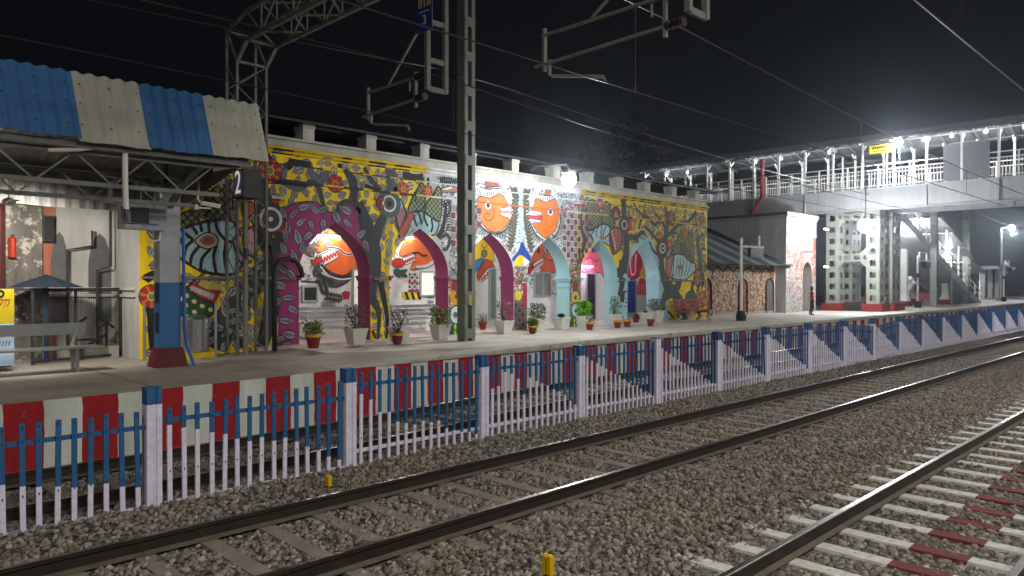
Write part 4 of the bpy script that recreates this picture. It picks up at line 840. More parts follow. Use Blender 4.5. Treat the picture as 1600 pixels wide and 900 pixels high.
# small stencilled notices (too small to read in the photo)
for cx, cy in ((545, 485), (672, 466), (690, 466), (672, 474), (690, 474)):
    for k in range(5): p = wallpt(cx-4+k*2, cy, BW); B.quad([(p[0], p[1]), (p[0]+.03, p[1]), (p[0]+.03, p[1]+.09), (p[0], p[1]+.09)], B.off(3), lin(INK))
for k in range(14): p = wallpt(501+k % 7*3, 476+k//7*5, BW); B.stroke([p, (p[0]+.06, p[1]+.08), (p[0]+.1, p[1])], .02, '#5a5a60', 3)
f, F = FR(600, 340, 6.43, BW)
B.poly(F([(150, 360), (200, 240), (280, 130), (340, 90), (480, 260), (520, 400), (460, 470), (340, 520), (260, 520), (310, 430), (300, 350), (190, 390)]), '#d4622a', 2, INK, .03); teeth(f, F, ((180, 410), (300, 365)), ((215, 480), (315, 430)), 9)
B.poly(ell(f, 140, 455, 62, 46), '#b01c24', 6, INK, .02); B.stroke(F([(290, 360), (340, 350), (390, 385), (430, 375)]), .06, INK, 5); B.poly(ell(f, 405, 250, 34, 22), '#d8d4ce', 5, INK, .02); B.circle(f(405, 245), .07, '#3a3a60', 7)
vine(F, f, [(90, 530), (150, 560), (210, 560)], '#24503c', 5, .2); B.doodle(F([(90, 300), (160, 260), (150, 420), (80, 480)]), 30, [INK, '#8a5a50'], .02, .1)
x0, z1 = f(245, 555); x1, z0 = f(350, 740); B.checker(x0, x1, z0, z1, .1, ('#b9b9b6', '#2a2c3c'), 2); B.stroke(F([(240, 650), (350, 655)]), .06, '#a02a24', 5, 0); B.stroke(F([(240, 740), (350, 740)]), .08, '#8a2038', 5, 0)
for k in range(6): B.poly(F([(170+k*30, 745), (200+k*30, 745), (225+k*30, 825), (195+k*30, 825)]), '#d0ac10' if k % 2 == 0 else '#16161a', 4)
B.stroke(F([(320, 500), (420, 490), (500, 440)]), .12, '#c8c8c6', 4); B.stroke(F([(320, 515), (430, 505), (510, 455)]), .03, INK, 5)
f, F = FR(735, 340, 6.43, BW)
B.poly(F([(40, 300), (100, 215), (160, 215), (230, 330), (240, 440), (40, 440)]), '#d6ad10', 2, INK, .03); B.poly(ell(f, 137, 362, 28, 36), '#6f7a58', 5, INK, .03); B.stroke(F([(110, 270), (135, 310), (165, 270)]), .04, '#6a4a10', 5)
B.poly(F([(40, 440), (100, 405), (150, 415), (90, 520), (40, 560)]), '#3f6ea6', 4, INK, .02); B.poly(F([(60, 600), (80, 520), (150, 420), (220, 450), (250, 530), (180, 500), (90, 620)]), '#b8431f', 4.4, INK, .02); teeth(f, F, ((70, 640), (190, 490)), ((130, 640), (250, 520)), 9)
B.doodle(F([(200, 250), (300, 330), (300, 620), (240, 460)]), 60, [INK, '#8a8a88', '#c09a20'], .02, .08)
B.poly(F([(590, 470), (640, 350), (720, 240), (800, 220), (860, 400), (860, 545), (700, 545), (725, 420), (600, 470)]), '#cf5a2c', 2, INK, .03); teeth(f, F, ((600, 480), (725, 400)), ((640, 535), (730, 470)), 9); B.poly(F([(570, 500), (625, 470), (640, 500), (600, 560), (570, 570)]), '#b01c24', 5, INK, .02)
B.poly(ell(f, 768, 325, 30, 36), '#d8d8d6', 5, INK, .03); B.circle(f(772, 325), .1, '#2a3a54', 7); B.circle(f(682, 330), .09, '#3a2a60', 6, .13); B.stroke(F([(720, 390), (780, 430), (835, 420)]), .05, '#3a3a50', 5)
B.doodle(F([(560, 560), (640, 560), (640, 700), (560, 760)]), 60, [INK, '#5a5a60'], .02, .08); B.doodle(F([(820, 560), (880, 560), (880, 780), (820, 780)]), 50, [INK, '#34507a', '#a03a34'], .03, .1)
f, F = FR(900, 290, 6.924, BW)
B.poly(F([(60, 830), (110, 690), (170, 630), (230, 680), (280, 860), (300, 1000), (260, 945), (70, 945)]), '#d0566a', 2, INK, .03); B.poly(ell(f, 180, 690, 36, 32), '#d8d8d6', 5, INK, .03); B.circle(f(182, 690), .13, '#4a3a8a', 7); B.stroke(F([(80, 820), (150, 780), (210, 820), (250, 800)]), .05, '#8a2a5a', 5); B.stroke(F([(60, 940), (100, 880), (110, 950), (140, 900)]), .06, '#c02a8a', 5)
B.poly(F([(550, 880), (590, 740), (630, 680), (680, 720), (720, 860), (700, 960), (640, 1010), (560, 1015), (545, 940)]), '#c42450', 2, INK, .03); B.stroke(F([(590, 760), (585, 860), (600, 960), (640, 940), (640, 860), (650, 740)]), .09, '#d8d4d0', 4)
B.poly(F([(720, 860), (740, 900), (750, 1000), (680, 960)]), '#dda510', 3); B.poly(F([(650, 1090), (690, 1000), (750, 1010), (760, 1180), (650, 1180)]), '#cf4a24', 3)
for k in range(5): B.stroke(F([(665+k*20, 1060), (665+k*20, 1170)]), .02, '#d8d4d0', 5, 0)
B.done('veranda_mural', bld)
# ================================================================ platform canopy
can = thing('platform_canopy', (2, 15.4, .83), 'steel platform shelter roofed with blue and white corrugated sheets', 'canopy')
CB, CW = lin('#23578a'), lin('#9a9c8e'); SHEET = mat('painted_roof_sheet', 0, rough=.55, attr=True, var=.22, scale=2.2, streak=True)
def wave(x): return .028*abs(math.sin(math.pi*x/.21))**1.6*1.3
edge0 = 6.25; pw = 1.02
for k in range(9):                               # valance panels along the front, each overlapping the next
    x1 = edge0-k*pw; x0 = x1-pw-.03; b = MB(); n = 40; c = CW if k % 2 == 0 else CB; oy = .012*(k % 2)
    for i in range(n):
        a, e = x0+(x1-x0)*i/n, x0+(x1-x0)*(i+1)/n
        ja, je = .01*math.sin(a*9), .01*math.sin(e*9); lo = 4.74-.02*(k % 3); dz = .03*(x1-a)/pw
        q = lambda x, z, t: (x+t*.1, 13.0-.0-wave(x)-oy-(5.78-z)*.22, z)
        b.face([q(a, lo+ja, 1), q(e, lo+je, 1), q(e, 5.79+wave(e)*.8, 0), q(a, 5.79+wave(a)*.8, 0)], 0, c)
    for zz in (5.6, 5.3, 4.95):
        for x in (x0+.12, x0+.54, x0+.95): b.ball((x, 12.95-wave(x)-(5.78-zz)*.22-.012, zz), .014, 0, 6, 4, lin('#22221f'))
    p = b.build('valance_panel', SHEET, can)
    if k % 2: p['label'] = 'blue corrugated valance sheet'
b = MB(); n = 300
for i in range(n):                               # roof sheets falling to the rear
    a, e = -3.4+9.6*i/n, -3.4+9.6*(i+1)/n
    b.face([(a, 12.98, 5.76+wave(a)), (e, 12.98, 5.76+wave(e)), (e, 16.75, 4.78+wave(e)), (a, 16.75, 4.78+wave(a))], 0, lin('#6d665e'))
b.build('roof_sheet', SHEET, can)
b = MB(); n = 110
for i in range(n):                               # gable sheet closing the end of the roof, and rear valance
    a, e = 13.05+3.65*i/n, 13.05+3.65*(i+1)/n; t = lambda y: 5.72-(y-13)*.26; lo = lambda y: 4.78-(y-13.0)*.2
    w = lambda y: .022*math.sin(2*math.pi*y/.16)
    b.face([(6.12+w(a), a, lo(a)), (6.12+w(e), e, lo(e)), (6.12+w(e), e, t(e)), (6.12+w(a), a, t(a))], 0, lin('#8a7766'))
b.build('gable_sheet', SHEET, can)
b = MB(); n = 150
for i in range(n):
    a, e = -3.4+9.5*i/n, -3.4+9.5*(i+1)/n; w = lambda x: .015*math.sin(2*math.pi*x/.24)
    b.face([(a, 16.75+w(a), 4.02), (e, 16.75+w(e), 4.02), (e, 16.75+w(e), 4.8), (a, 16.75+w(a), 4.8)], 0, lin('#77756f'))
b.build('rear_valance', SHEET, can)
for px_ in (5.48, -1.6):
    b = MB(); b.lathe(px_, 15.36, [(.3, .83), (.22, 1.22)], 4, sq=True); b2 = b.build('pillar_base', mat('dark_maroon_paint', '#54161a', rough=.7, var=.3, scale=6), can)
    b = MB()
    for z0, z1, c in ((1.22, 2.52, lin('#2b5d8f')), (2.52, 4.45, lin('#9b9fa3'))):
        b.box(px_-.2, px_+.2, 15.2, 15.52, z0, z1, 0, c)
        for dz in (.3, .9): 
            if z0+dz+.35 < z1: b.box(px_-.21, px_-.2, 15.27, 15.45, z0+dz, z0+dz+.4, 0, lin('#12203c') if z0 < 2 else lin('#7e8284'))
    b.build('pillar', PAINT2, can)
    b = MB()
    for a, e, w in (((px_, 15.36, 4.4), (px_, 13.2, 4.75), .12), ((px_, 15.3, 4.0), (px_, 13.9, 4.7), .1), ((px_, 13.0, 5.68), (px_, 16.7, 4.74), .14), ((px_, 15.36, 4.4), (px_, 15.36, 5.1), .2), ((px_, 15.4, 4.3), (px_, 16.7, 4.7), .1), ((px_, 14.3, 4.55), (px_, 14.9, 5.2), .08), ((px_, 13.2, 4.75), (px_, 13.2, 5.6), .09), ((px_, 13.9, 4.7), (px_, 13.2, 5.6), .07)): b.beam(a, e, w, w)
    b.face([(px_-.02, 15.36, 4.4), (px_-.02, 14.0, 4.62), (px_-.02, 15.2, 5.1)])
    b.build('roof_bracket', GREY, can)
b = MB()
b.beam((-3.4, 12.98, 4.68), (6.1, 12.98, 4.68), .06, .1)
for y, z in ((13.2, 4.6), (14.4, 4.5)):
    b.beam((-3.4, y, z), (5.6, y, z), .07); b.beam((-3.4, y, z-.5), (5.6, y, z-.5), .07); k = 0; x = -3.3
    while x < 5.4: b.beam((x, y, z-.5 if k % 2 else z), (x+.55, y, z if k % 2 else z-.5), .024); x += .55; k += 1
for y in (13.6, 14.6, 15.6, 16.5): z = 5.7-(y-13)*.26-.05; b.beam((-3.4, y, z), (6.1, y, z), .06, .1)
b.beam((5.5, 13.2, 4.55), (6.1, 13.1, 4.72), .08); b.beam((5.5, 15.3, 4.5), (6.1, 16.6, 4.3), .08); b.beam((5.6, 13.2, 5.5), (6.1, 16.6, 4.2), .05)
b.build('roof_truss', GREY, can)
b = MB(); b.tube([(3.98, 13.0, 4.72), (3.98, 13.0, 4.1), (4.0, 13.02, 3.72)], .045, 8); b.build('downpipe', WPLAS, can)
b = MB(); b.tube([(4.2, 15.0, 4.5), (4.9, 15.1, 4.45), (5.25, 15.1, 4.3), (5.3, 15.12, 3.7), (5.25, 15.15, 3.35), (5.05, 15.15, 3.3)], .022, 6); b.build('conduit', WPLAS, can); b = MB(); b.tube([(3.9, 13.0, 4.75), (3.3, 13.0, 4.6), (2.9, 13.05, 4.55)], .03, 6); b.build('conduit', WPLAS, can)
b = MB(); b.tube([(5.72, 15.16, 3.6), (5.72, 15.12, 1.6), (5.75, 15.1, 1.3), (5.85, 14.95, .86)], .035, 8); b.build('cable', mat('blue_hose', '#1c4a9a', rough=.5), can)
tl = MB(); 
def tube_light(p, q, label, power=1., grp='fluorescent tube lights', col='#fff6ec', st=26, r=.028):
    t = thing('tube_light', p, label, 'tube light', grp); d = (Vector(q)-Vector(p))
    b = MB(); b.beam(Vector(p)+Vector((0, .05, .02)), Vector(q)+Vector((0, .05, .02)), .06, .05); b.build('fitting', WPLAS, t)
    b = MB(); b.tube([p, q], r, 8); b.build('tube', mat('tube_glow_'+col[1:]+str(st), '#ffffff', emit=(col, st)), t); return t
# things hanging on the shelter
BX = mat('grey_enclosure', '#8e9296', rough=.5, var=.12)
t = thing('control_cabinet', (4.88, 15.05, 3.5), 'long grey control box bracketed to the shelter pillar', 'control box'); b = MB(); b.box(4.5, 5.32, 14.95, 15.17, 3.53, 4.02); b.box(4.5, 5.33, 14.93, 14.951, 3.80, 3.81); b.build('box', BX, t); b = MB(); b.box(4.49, 5.0, 14.93, 15.19, 4.02, 4.06); b.build('lid', BX, t)
b = MB(); b.box(4.95, 5.17, 14.945, 14.949, 3.62, 3.65); b.build('blue_mark', mat('blue_print', '#2a5aa8'), t)
b = MB(); b.beam((4.9, 15.1, 4.02), (4.9, 15.1, 4.5), .04); b.beam((5.15, 15.1, 4.02), (5.15, 15.1, 4.5), .04); b.build('hanger', GREY, t)
def speaker(c, label):
    t = thing('loudspeaker', c, label, 'loudspeaker', 'loudspeakers under the shelter'); x, y, z = c; b = MB(); b.box(x-.17, x+.17, y-.12, y+.12, z, z+.3); b.build('case', BX, t)
    b = MB(); b.face([(x-.15, y-.135, z+.02), (x+.17, y-.135, z-.0), (x+.17, y-.135, z+.3), (x-.15, y-.135, z+.28)]); b.box(x-.15, x+.17, y-.134, y-.12, z+.01, z+.29); b.build('front_grille', BPLAS, t)
    b = MB(); b.box(x-.25, x+.05, y-.13, y+.1, z-.1, z-.02); b.build('bracket', BX, t)
speaker((4.72, 14.75, 3.62), 'dark fronted loudspeaker on the grey control box'); speaker((4.55, 15.2, 4.12), 'small grey loudspeaker just above the long control box')
t = thing('security_camera', (6.0, 14.9, 4.0), 'white security camera with its cable hanging under the shelter end', 'security camera'); b = MB(); b.beam((5.98, 14.9, 4.12), (6.3, 14.75, 4.06), .09, .08); b.build('camera_body', WPLAS, t); b = MB(); b.box(5.85, 5.9, 14.88, 15.0, 3.98, 4.08); b.beam((5.88, 14.94, 4.02), (6.15, 14.85, 4.02), .03); b.build('mount', WPLAS, t); b = MB(); b.tube([(5.9, 14.9, 4.7), (5.92, 14.9, 4.4), (5.9, 14.9, 4.2), (6.0, 14.9, 4.08)], .02, 6); b.build('cable', WPLAS, t)
t = thing('ceiling_fan', (2.75, 15.0, 3.85), 'pale ceiling fan on a long rod under the shelter', 'ceiling fan'); b = MB(); b.lathe(2.75, 15, [(.07, 4.28), (.02, 4.2), (.015, 3.98), (.015, 3.95)], 10); b.build('rod', WPLAS, t); b = MB(); b.lathe(2.75, 15, [(.03, 3.83), (.1, 3.86), (.11, 3.92), (.04, 3.97)], 14); b.build('motor', WPLAS, t)
for a in (.5, 2.6, 4.7): b = MB(); b.beam((2.75+.1*math.cos(a), 15+.1*math.sin(a), 3.88), (2.75+.62*math.cos(a), 15+.62*math.sin(a), 3.88), .11, .01); b.build('blade', WPLAS, t)
# bench, wire fence, poster, parasol, cooler
def steel_bench(x0, x1, y, label):
    t = thing('steel_bench', ((x0+x1)/2, y, pz(x1)), label, 'bench', 'steel benches'); z = pz(x1)
    b = MB(); b.box(x0, x1, y-.26, y+.2, z+.44, z+.47); b.tube([(x0, y-.27, z+.45), (x1, y-.27, z+.45)], .025, 8); b.build('seat', STAIN, t)
    b = MB(); b.box(x0, x1-.15, y+.24, y+.27, z+.68, z+.9); b.build('backrest', STAIN, t)
    for x in (x0+.35, x1-.4):
        b = MB(); b.box(x-.03, x+.03, y-.2, y-.13, z, z+.44); b.build('leg', STAIN, t); b = MB(); b.box(x-.03, x+.03, y+.1, y+.17, z, z+.44); b.beam((x, y+.2, z+.45), (x+.15, y+.28, z+.9), .05, .04); b.build('leg', STAIN, t)
    return t
steel_bench(1.6, 4.35, 15.85, 'long stainless steel bench with a low backrest under the shelter')
t = thing('mesh_fence', (4.6, 17.6, .83), 'dark wire mesh fence in a thin frame before the old wall', 'mesh fence'); y = 17.5
b = MB(); A, E = (3.6, 17.5), (5.45, 18.2)
P3 = lambda k, z: (A[0]+(E[0]-A[0])*k, A[1]+(E[1]-A[1])*k, z)
for z in (.9, 2.38): b.beam(P3(0, z), P3(1, z), .045)
for k in (0, .47, 1): b.beam(P3(k, .83), P3(k, 2.4), .045)
b.beam((1.2, 17.3, 2.38), P3(0, 2.38), .045); b.build('frame', DARK, t)
b = MB()
for i in range(1, 40): b.beam(P3(i/40, .9), P3(i/40, 2.38), .005)
for i in range(1, 32): b.beam(P3(0, .9+i*.046), P3(1, .9+i*.046), .005)
b.build('wire_mesh', DARK, t)
t = thing('festival_poster', (2.6, 16.6, .95), 'yellow and pale blue printed board at the end of the steel bench', 'poster'); px0, px1, yy = 1.5, wallpt(22, 470, 16.55)[0], 16.55
b = MB(); b.box(px0, px1, yy, yy+.03, .95, 2.4); b.build('board', mat('poster_blue_paper', '#9fb4cc', rough=.5, var=.06), t)
b = MB(); b.box(px0, px1-.0, yy-.003, yy-.001, 1.75, 2.4, 0, lin('#a8960e')); b.box(px0, px1-.25, yy-.006, yy-.004, 1.82, 2.0, 0, lin('#5f6a34')); b.box(px0, px1-.4, yy-.006, yy-.004, 1.25, 1.5, 0, lin('#a01c1c')); b.box(px0, px1-.3, yy-.006, yy-.004, 1.0, 1.12, 0, lin('#7a2a24'))
for k in range(8):
    x = px1-.5+k*.055; b.beam((x, yy-.006, 2.06+.02*(k % 3)), (x+.04, yy-.006, 2.2-.03*(k % 2)), .022, .01, 0, lin('#b0203a')); b.beam((x, yy-.006, 2.2), (x+.055, yy-.006, 2.2), .014, .01, 0, lin('#b0203a'))
for k in range(4): x = px1-.24+k*.05; b.beam((x, yy-.006, 1.6+.02*(k % 2)), (x+.01, yy-.006, 1.69), .015, .01, 0, lin('#20243a')); b.beam((x-.02, yy-.006, 1.69), (x+.04, yy-.006, 1.69), .012, .01, 0, lin('#20243a')); b.beam((x, yy-.006, 1.34), (x+.02, yy-.006, 1.42), .015, .01, 0, lin('#4a4a5a'))
b.build('print', PAINT2, t)
def text(body, size, loc, rot, m, name, parent, depth=.004, sx=1.):
    cu = bpy.data.curves.new(name, 'FONT'); cu.body = body; cu.size = size; cu.align_x = 'CENTER'; cu.align_y = 'CENTER'; cu.extrude = depth
    o = bpy.data.objects.new(name, cu); COL.objects.link(o); o.rotation_euler = rot; o.location = loc; o.scale.x = sx; bpy.context.view_layer.update()
    me = bpy.data.meshes.new_from_object(o.evaluated_get(bpy.context.evaluated_depsgraph_get())); n = bpy.data.objects.new(name, me); COL.objects.link(n)
    n.matrix_world = o.matrix_world.copy(); bpy.data.objects.remove(o); me.materials.clear(); me.materials.append(m)
    n.parent = parent; n.matrix_parent_inverse = Matrix.Translation(-WL[parent.name]); WL[n.name] = Vector(loc); return n
text('25', .34, (px1-.3, yy-.008, 2.34), (math.pi/2, 0, 0), BPLAS, 'lettering', t)
PXC = wallpt(72, 440, 17.9)[0]
t = thing('parasol', (PXC, 17.9, .83), 'faded dark blue canvas parasol behind the wire fence', 'parasol'); b = MB(); C0 = (PXC, 17.9, 2.7)
rim = [(PXC+.72*math.cos(a), 17.9+.6*math.sin(a), 2.42) for a in [math.pi/4*k+.3 for k in range(8)]]
for k in range(8): b.face([C0, rim[k], rim[(k+1) % 8]]); b.face([(C0[0], C0[1], C0[2]-.02), rim[(k+1) % 8], rim[k]])
b.build('canopy', mat('dark_blue_canvas', '#1b2733', rough=.9), t); b = MB(); b.tube([(PXC, 17.9, .83), (PXC, 17.9, 2.65)], .05, 8); b.build('pole', mat('blue_pole', '#24405e'), t)
x, y = 6.55, 16.75
t = thing('steel_drum', (x, y, .84), 'stainless steel water drum standing by the painted bird', 'water drum'); b = MB(); b.lathe(x, y, [(.3, .98), (.31, 1.0), (.31, 1.7), (.27, 1.76), (.1, 1.78)], 20); b.build('drum', STAIN, t, smooth=False); b = MB()
b.box(x-.34, x+.36, y-.3, y+.3, .84, .97); b.build('yellow_plinth', mat('yellow_kerb_paint', '#c2a40a', var=.2), t)
for (x, y, l) in ((5.55, 16.9, 'thin grey guard pole against the yellow leaf strip'), (6.1, 16.1, 'thin grey guard pole between pillar and steel drum'), (6.85, 16.3, 'thin grey guard pole right of the steel drum')):
    t = thing('guard_pole', (x, y, .84), l, 'pole', 'thin guard poles'); b = MB(); b.tube([(x, y, .84), (x, y, 2.05)], .03, 8); b.build('tube', GALV, t); b = MB(); b.box(x-.06, x+.06, y-.06, y+.06, .84, .855); b.build('foot_plate', GALV, t)
t = thing('hook_pole', (8.45, 16.7, .84), 'dark bent steel pole hooked over in front of the magenta arch', 'bent pole'); b = MB(); x, y = 8.45, 16.7
b.tube([(x, y, .84), (x, y, 2.6), (x+.03, y, 2.9), (x+.14, y, 3.06), (x+.35, y, 3.12), (x+.58, y, 3.05), (x+.7, y, 2.88), (x+.74, y, 2.65)], .06, 10); b.build('pipe', DARK, t, True); b = MB(); b.box(x-.12, x+.12, y-.12, y+.12, .84, .86); b.build('foot_plate', DARK, t)
t = thing('junk_heap', (4.9, 18.0, .83), 'dark rusty iron frame standing against the old grey wall', 'iron frame'); b = MB()
for a, e in (((4.55, 18.3, .83), (4.6, 18.3, 1.6)), ((4.6, 18.3, 1.6), (4.8, 18.3, 1.75)), ((5.2, 18.3, .83), (5.2, 18.3, 1.6)), ((5.05, 18.3, 1.5), (5.2, 18.3, 1.62)), ((5.2, 18.3, 1.62), (5.35, 18.3, 1.5)), ((4.6, 18.3, 1.0), (5.2, 18.3, 1.35)), ((4.5, 18.3, 1.25), (4.95, 18.3, 1.25))): b.beam(a, e, .05)
b.build('iron_bars', mat('dark_rust', '#2b2420', rough=.9), t); b = MB(); b.box(4.7, 5.4, 18.1, 18.5, .83, 1.1); b.build('step', CONC, t)
t = thing('wall_speaker_box', (4.35, 18.6, 3.3), 'dark square box fixed high on the old plaster wall', 'box'); b = MB(); b.box(4.02, 4.22, 18.5, 18.7, 3.42, 3.98); b.build('case', DARK, t); b = MB(); b.box(4.04, 4.2, 18.49, 18.499, 3.46, 3.94); b.build('front_grille', BPLAS, t)
t = thing('fire_extinguisher', (3.62, 18.5, 3.0), 'slim red cylinder hung high on the marbled wall', 'extinguisher'); b = MB(); b.lathe(3.45, 18.5, [(.07, 3.05), (.075, 3.1), (.075, 3.45), (.03, 3.5)], 12); b.build('cylinder', mat('extinguisher_red', '#b03018', rough=.4), t); b = MB(); b.box(3.43, 3.47, 18.44, 18.56, 3.5, 3.54); b.build('valve', BPLAS, t)
t = thing('rusty_post', (3.08, 17.6, .83), 'dark red steel post before the marbled wall at far left', 'post'); b = MB(); b.tube([(3.08, 17.6, .83), (3.08, 17.6, 4.2)], .09, 8); b.build('shaft', mat('dark_red_paint', '#3a1512', rough=.35), t); b = MB(); b.box(2.93, 3.23, 17.45, 17.75, .83, .9); b.build('foot', DARK, t)
tube_light((1.3, 15.6, 4.05), (2.3, 15.6, 4.05), 'fluorescent tube hung below the shelter roof near its fan')
# ================================================================ overhead line portal, mast and wires
GAN = mat('portal_galvanised', '#62635b', rough=.6, var=.3, scale=4)
ua, ub, va, vb = 7.35, 8.05, 16.3, 16.85
po = thing('overhead_portal', (7.7, 16.55, .84), 'lattice steel overhead line portal spanning the tracks from beside the number sign', 'portal')
b = MB(); z1 = 7.55
for x in (ua, ub):
    for y in (va, vb): b.beam((x, y, .84), (x, y, z1 if y == va else 8.35), .055)
z = .95; k = 0
while z < z1-.1:
    for x in (ua, ub): b.beam((x, va if k % 2 else vb, z), (x, vb if k % 2 else va, min(z+.55, z1)), .02)
    for y in (va, vb): b.beam((ua if k % 2 else ub, y, z), (ub if k % 2 else ua, y, min(z+.55, z1)), .02)
    z += .55; k += 1
b.build('lattice_leg', GAN, po)
b = MB(); zb, zt = 7.92, 8.55; yk = 15.8
for x in (ua, ub):
    b.beam((x, yk, zb), (x, -3, zb), .08); b.beam((x, vb, 8.35), (x, yk+.1, zt), .07); b.beam((x, yk+.1, zt), (x, -3, zt), .08); b.beam((x, va, z1), (x, yk, zb), .08); b.beam((x, va, z1), (x, vb, 8.35), .05); b.beam((x, vb, 8.35), (x, yk, zb), .05)
b.beam((ua, vb, 8.35), (ub, vb, 8.35), .06); b.beam((ua, va, z1), (ub, va, z1), .06); b.beam((ua, yk, zb), (ub, yk, zb), .06)
y = yk; k = 0
while y > -2.5:
    e = y-.7
    for x in (ua, ub): b.beam((x, y, zb if k % 2 else zt), (x, e, zt if k % 2 else zb), .04); b.beam((x, e, zb), (x, e, zt), .03)
    for zz in (zb, zt): b.beam((ua if k % 2 else ub, y, zz), (ub if k % 2 else ua, e, zz), .035)
    y = e; k += 1
b.build('lattice_boom', GAN, po)
def cantilever(vm, vfree, uc, hi, lo):
    """drop arm below the boom, two insulated tubes reaching towards the building and a registration arm"""
    d = MB()
    for x in (uc, uc+.42): d.beam((x, vm, zb), (x, vm, lo+.05), .08, .08)
    for z in (lo+.08, lo+.6, lo+1.3): d.beam((uc, vm, z), (uc+.42, vm, z), .05, .09)
    a = d.build('drop_arm', GAN, po); c = MB(); L = vfree-vm
    c.tube([(uc, vm+.15, hi), (uc, vfree, hi+.0)], .028, 8); c.tube([(uc, vm+.15, hi+.95), (uc, vm+L*.62, hi+.04)], .025, 8)
    c.tube([(uc, vm+.25, lo-.05), (uc, vfree+.15, lo-.1)], .03, 8)
    for y in (vm+.35, vfree-.05): c.beam((uc, y, lo-.2), (uc, y, hi+.1), .045, .06)
    c.tube([(uc+.05, vfree-.15, lo-.28), (uc+.3, vfree-.95, lo-.4), (uc+.3, vfree-1.0, lo-.5)], .025, 6); c.tube([(uc, vfree-.15, lo-.28), (uc, vfree-.15, lo-.05)], .03, 6); c.tube([(uc+.05, vm+.6, hi), (uc+.05, vm+.6, hi-.2)], .02, 6)
    c.build('cantilever_arm', GAN, a)
    for z in (hi, hi+.95, lo-.05):
        i = MB()
        for k in range(5): y = vm+.08+k*.06; i.tube([(uc, y-.015, z), (uc, y+.015, z)], [.07, .05], 10)
        i.build('insulator', mat('brown_insulator', '#2a1814', rough=.25), a)
cantilever(10.55, 12.5, 8.3, 6.3, 5.95); cantilever(5.15, 7.72, 8.3, 6.3, 5.95)
kp = thing('kilometre_plate', (8.2, 10.7, 6.98), 'blue kilometre plate lettered 818 over 3 on the portal drop arm', 'sign'); b = MB(); b.box(8.24, 8.26, 10.35, 10.78, 7.05, 7.75); b.build('plate', mat('sign_blue', '#12236a', rough=.45, var=.1), kp)
YL = mat('sign_yellow', '#c9b060', rough=.5); text('818', .24, (8.234, 10.56, 7.56), (math.pi/2, 0, -math.pi/2), YL, 'lettering', kp); text('3', .24, (8.234, 10.56, 7.25), (math.pi/2, 0, -math.pi/2), YL, 'lettering', kp); b = MB(); b.box(8.232, 8.239, 10.42, 10.7, 7.40, 7.415); b.build('dividing_line', YL, kp)
ns = thing('platform_number_sign', (7.75, 16.1, 4.4), 'black lit box sign showing a white 2 on the portal leg', 'sign'); b = MB(); b.box(7.26, 7.68, 15.8, 16.3, 4.42, 5.06); b.build('case', BPLAS, ns)
b = MB(); b.box(7.252, 7.259, 15.84, 16.26, 4.46, 5.02); b.build('number_panel', mat('violet_sign_panel', '#4a3c66', rough=.4, emit=('#4a3c66', .12)), ns); WS = mat('white_sign_letter', '#d8d8dc', rough=.4, emit=('#d8d8dc', .25)); text('2', .74, (7.248, 16.05, 4.74), (math.pi/2, 0, -math.pi/2), WS, 'numeral', ns, sx=.85)
b = MB(); b.box(7.42, 7.5, 16.08, 16.18, .84, 4.42); b.build('post', mat('grey_yellow_post', '#6a6a5c'), ns)
b = MB(); b.box(7.4, 7.46, 15.98, 16.08, 3.05, 3.3); b.build('blue_plate', mat('sign_blue', 0), ns)
# lattice mast on the platform
mx0, mx1, my0, my1 = 13.24, 13.62, 15.2, 15.52
t = thing('overhead_mast', (13.43, 15.38, .9), 'grey steel overhead line mast with batten plates standing on the platform', 'mast'); MG = mat('mast_grey', '#6f756c', rough=.6, var=.25, scale=3); b = MB()
for x in (mx0, mx1-.12):
    b.box(x, x+.02, my0, my1, .86, 11.5); 
    for y in (my0, my1-.02): b.box(x+.02, x+.12, y, y+.02, .86, 11.5)
b.build('channel', MG, t); z = 1.0
while z < 11: 
    for y in (my0-.012, my1): b = MB(); b.box(mx0+.02, mx1-.0, y, y+.012, z, z+.26); b.build('batten_plate', MG, t)
    z += .95
b = MB(); b.box(mx0+.12, mx0+.26, my0-.018, my0-.012, 3.0, 3.35, 0, lin('#9a8a50')); b.build('number_plate', PAINT2, t); b = MB(); b.box(mx0+.14, mx0+.24, my0-.018, my0-.012, 1.9, 2.2, 0, lin('#a89428')); b.build('number_plate', PAINT2, t)
b = MB(); b.box(mx0-.015, mx1+.015, my0-.02, my1+.02, 2.2, 2.28); b.build('base_band', MG, t)
# wires
WIRE = mat('copper_wire', '#3a3936', rough=.4, metal=.5)
def wire(name, y, z0, sag, label, sup=8.3, span=55, r=.011, u0=-60, u1=260, drop=None):
    b = MB(); pts = []
    u = u0
    while u <= u1: s = ((u-sup) % span)/span; pts.append((u, y(u) if callable(y) else y, z0-sag*4*s*(1-s))); u += 2.5
    b.tube(pts, r, 5, cap=False)
    if drop:
        u = sup-45
        while u < 150:
            s = ((u-sup) % span)/span; zc = z0-sag*4*s*(1-s); y0 = y(u) if callable(y) else y; b.tube([(u, y0, zc), (u, y0, drop)], .006, 4, cap=False); u += 9.2
    return tag(b.build('overhead_wire', WIRE), label, 'overhead wire', 'overhead line wires')
wire('w', 6.72, 5.45, 0, 'contact wire above the middle track'); wire('w', 6.7, 6.85, .7, 'sagging catenary wire with droppers above the middle track', drop=5.45, r=.014)
wire('w', 2.5, 5.45, 0, 'contact wire above the near red and white track'); wire('w', 2.3, 6.85, .8, 'sagging catenary wire with droppers above the near painted track', drop=5.45, r=.014)
wire('w', lambda u: tr3(u)-1.0, 5.45, 0, 'contact wire above the track by the platform wall'); wire('w', lambda u: tr3(u)-.9, 6.5, .5, 'sagging catenary wire with droppers above the platform track', drop=5.45, r=.014)
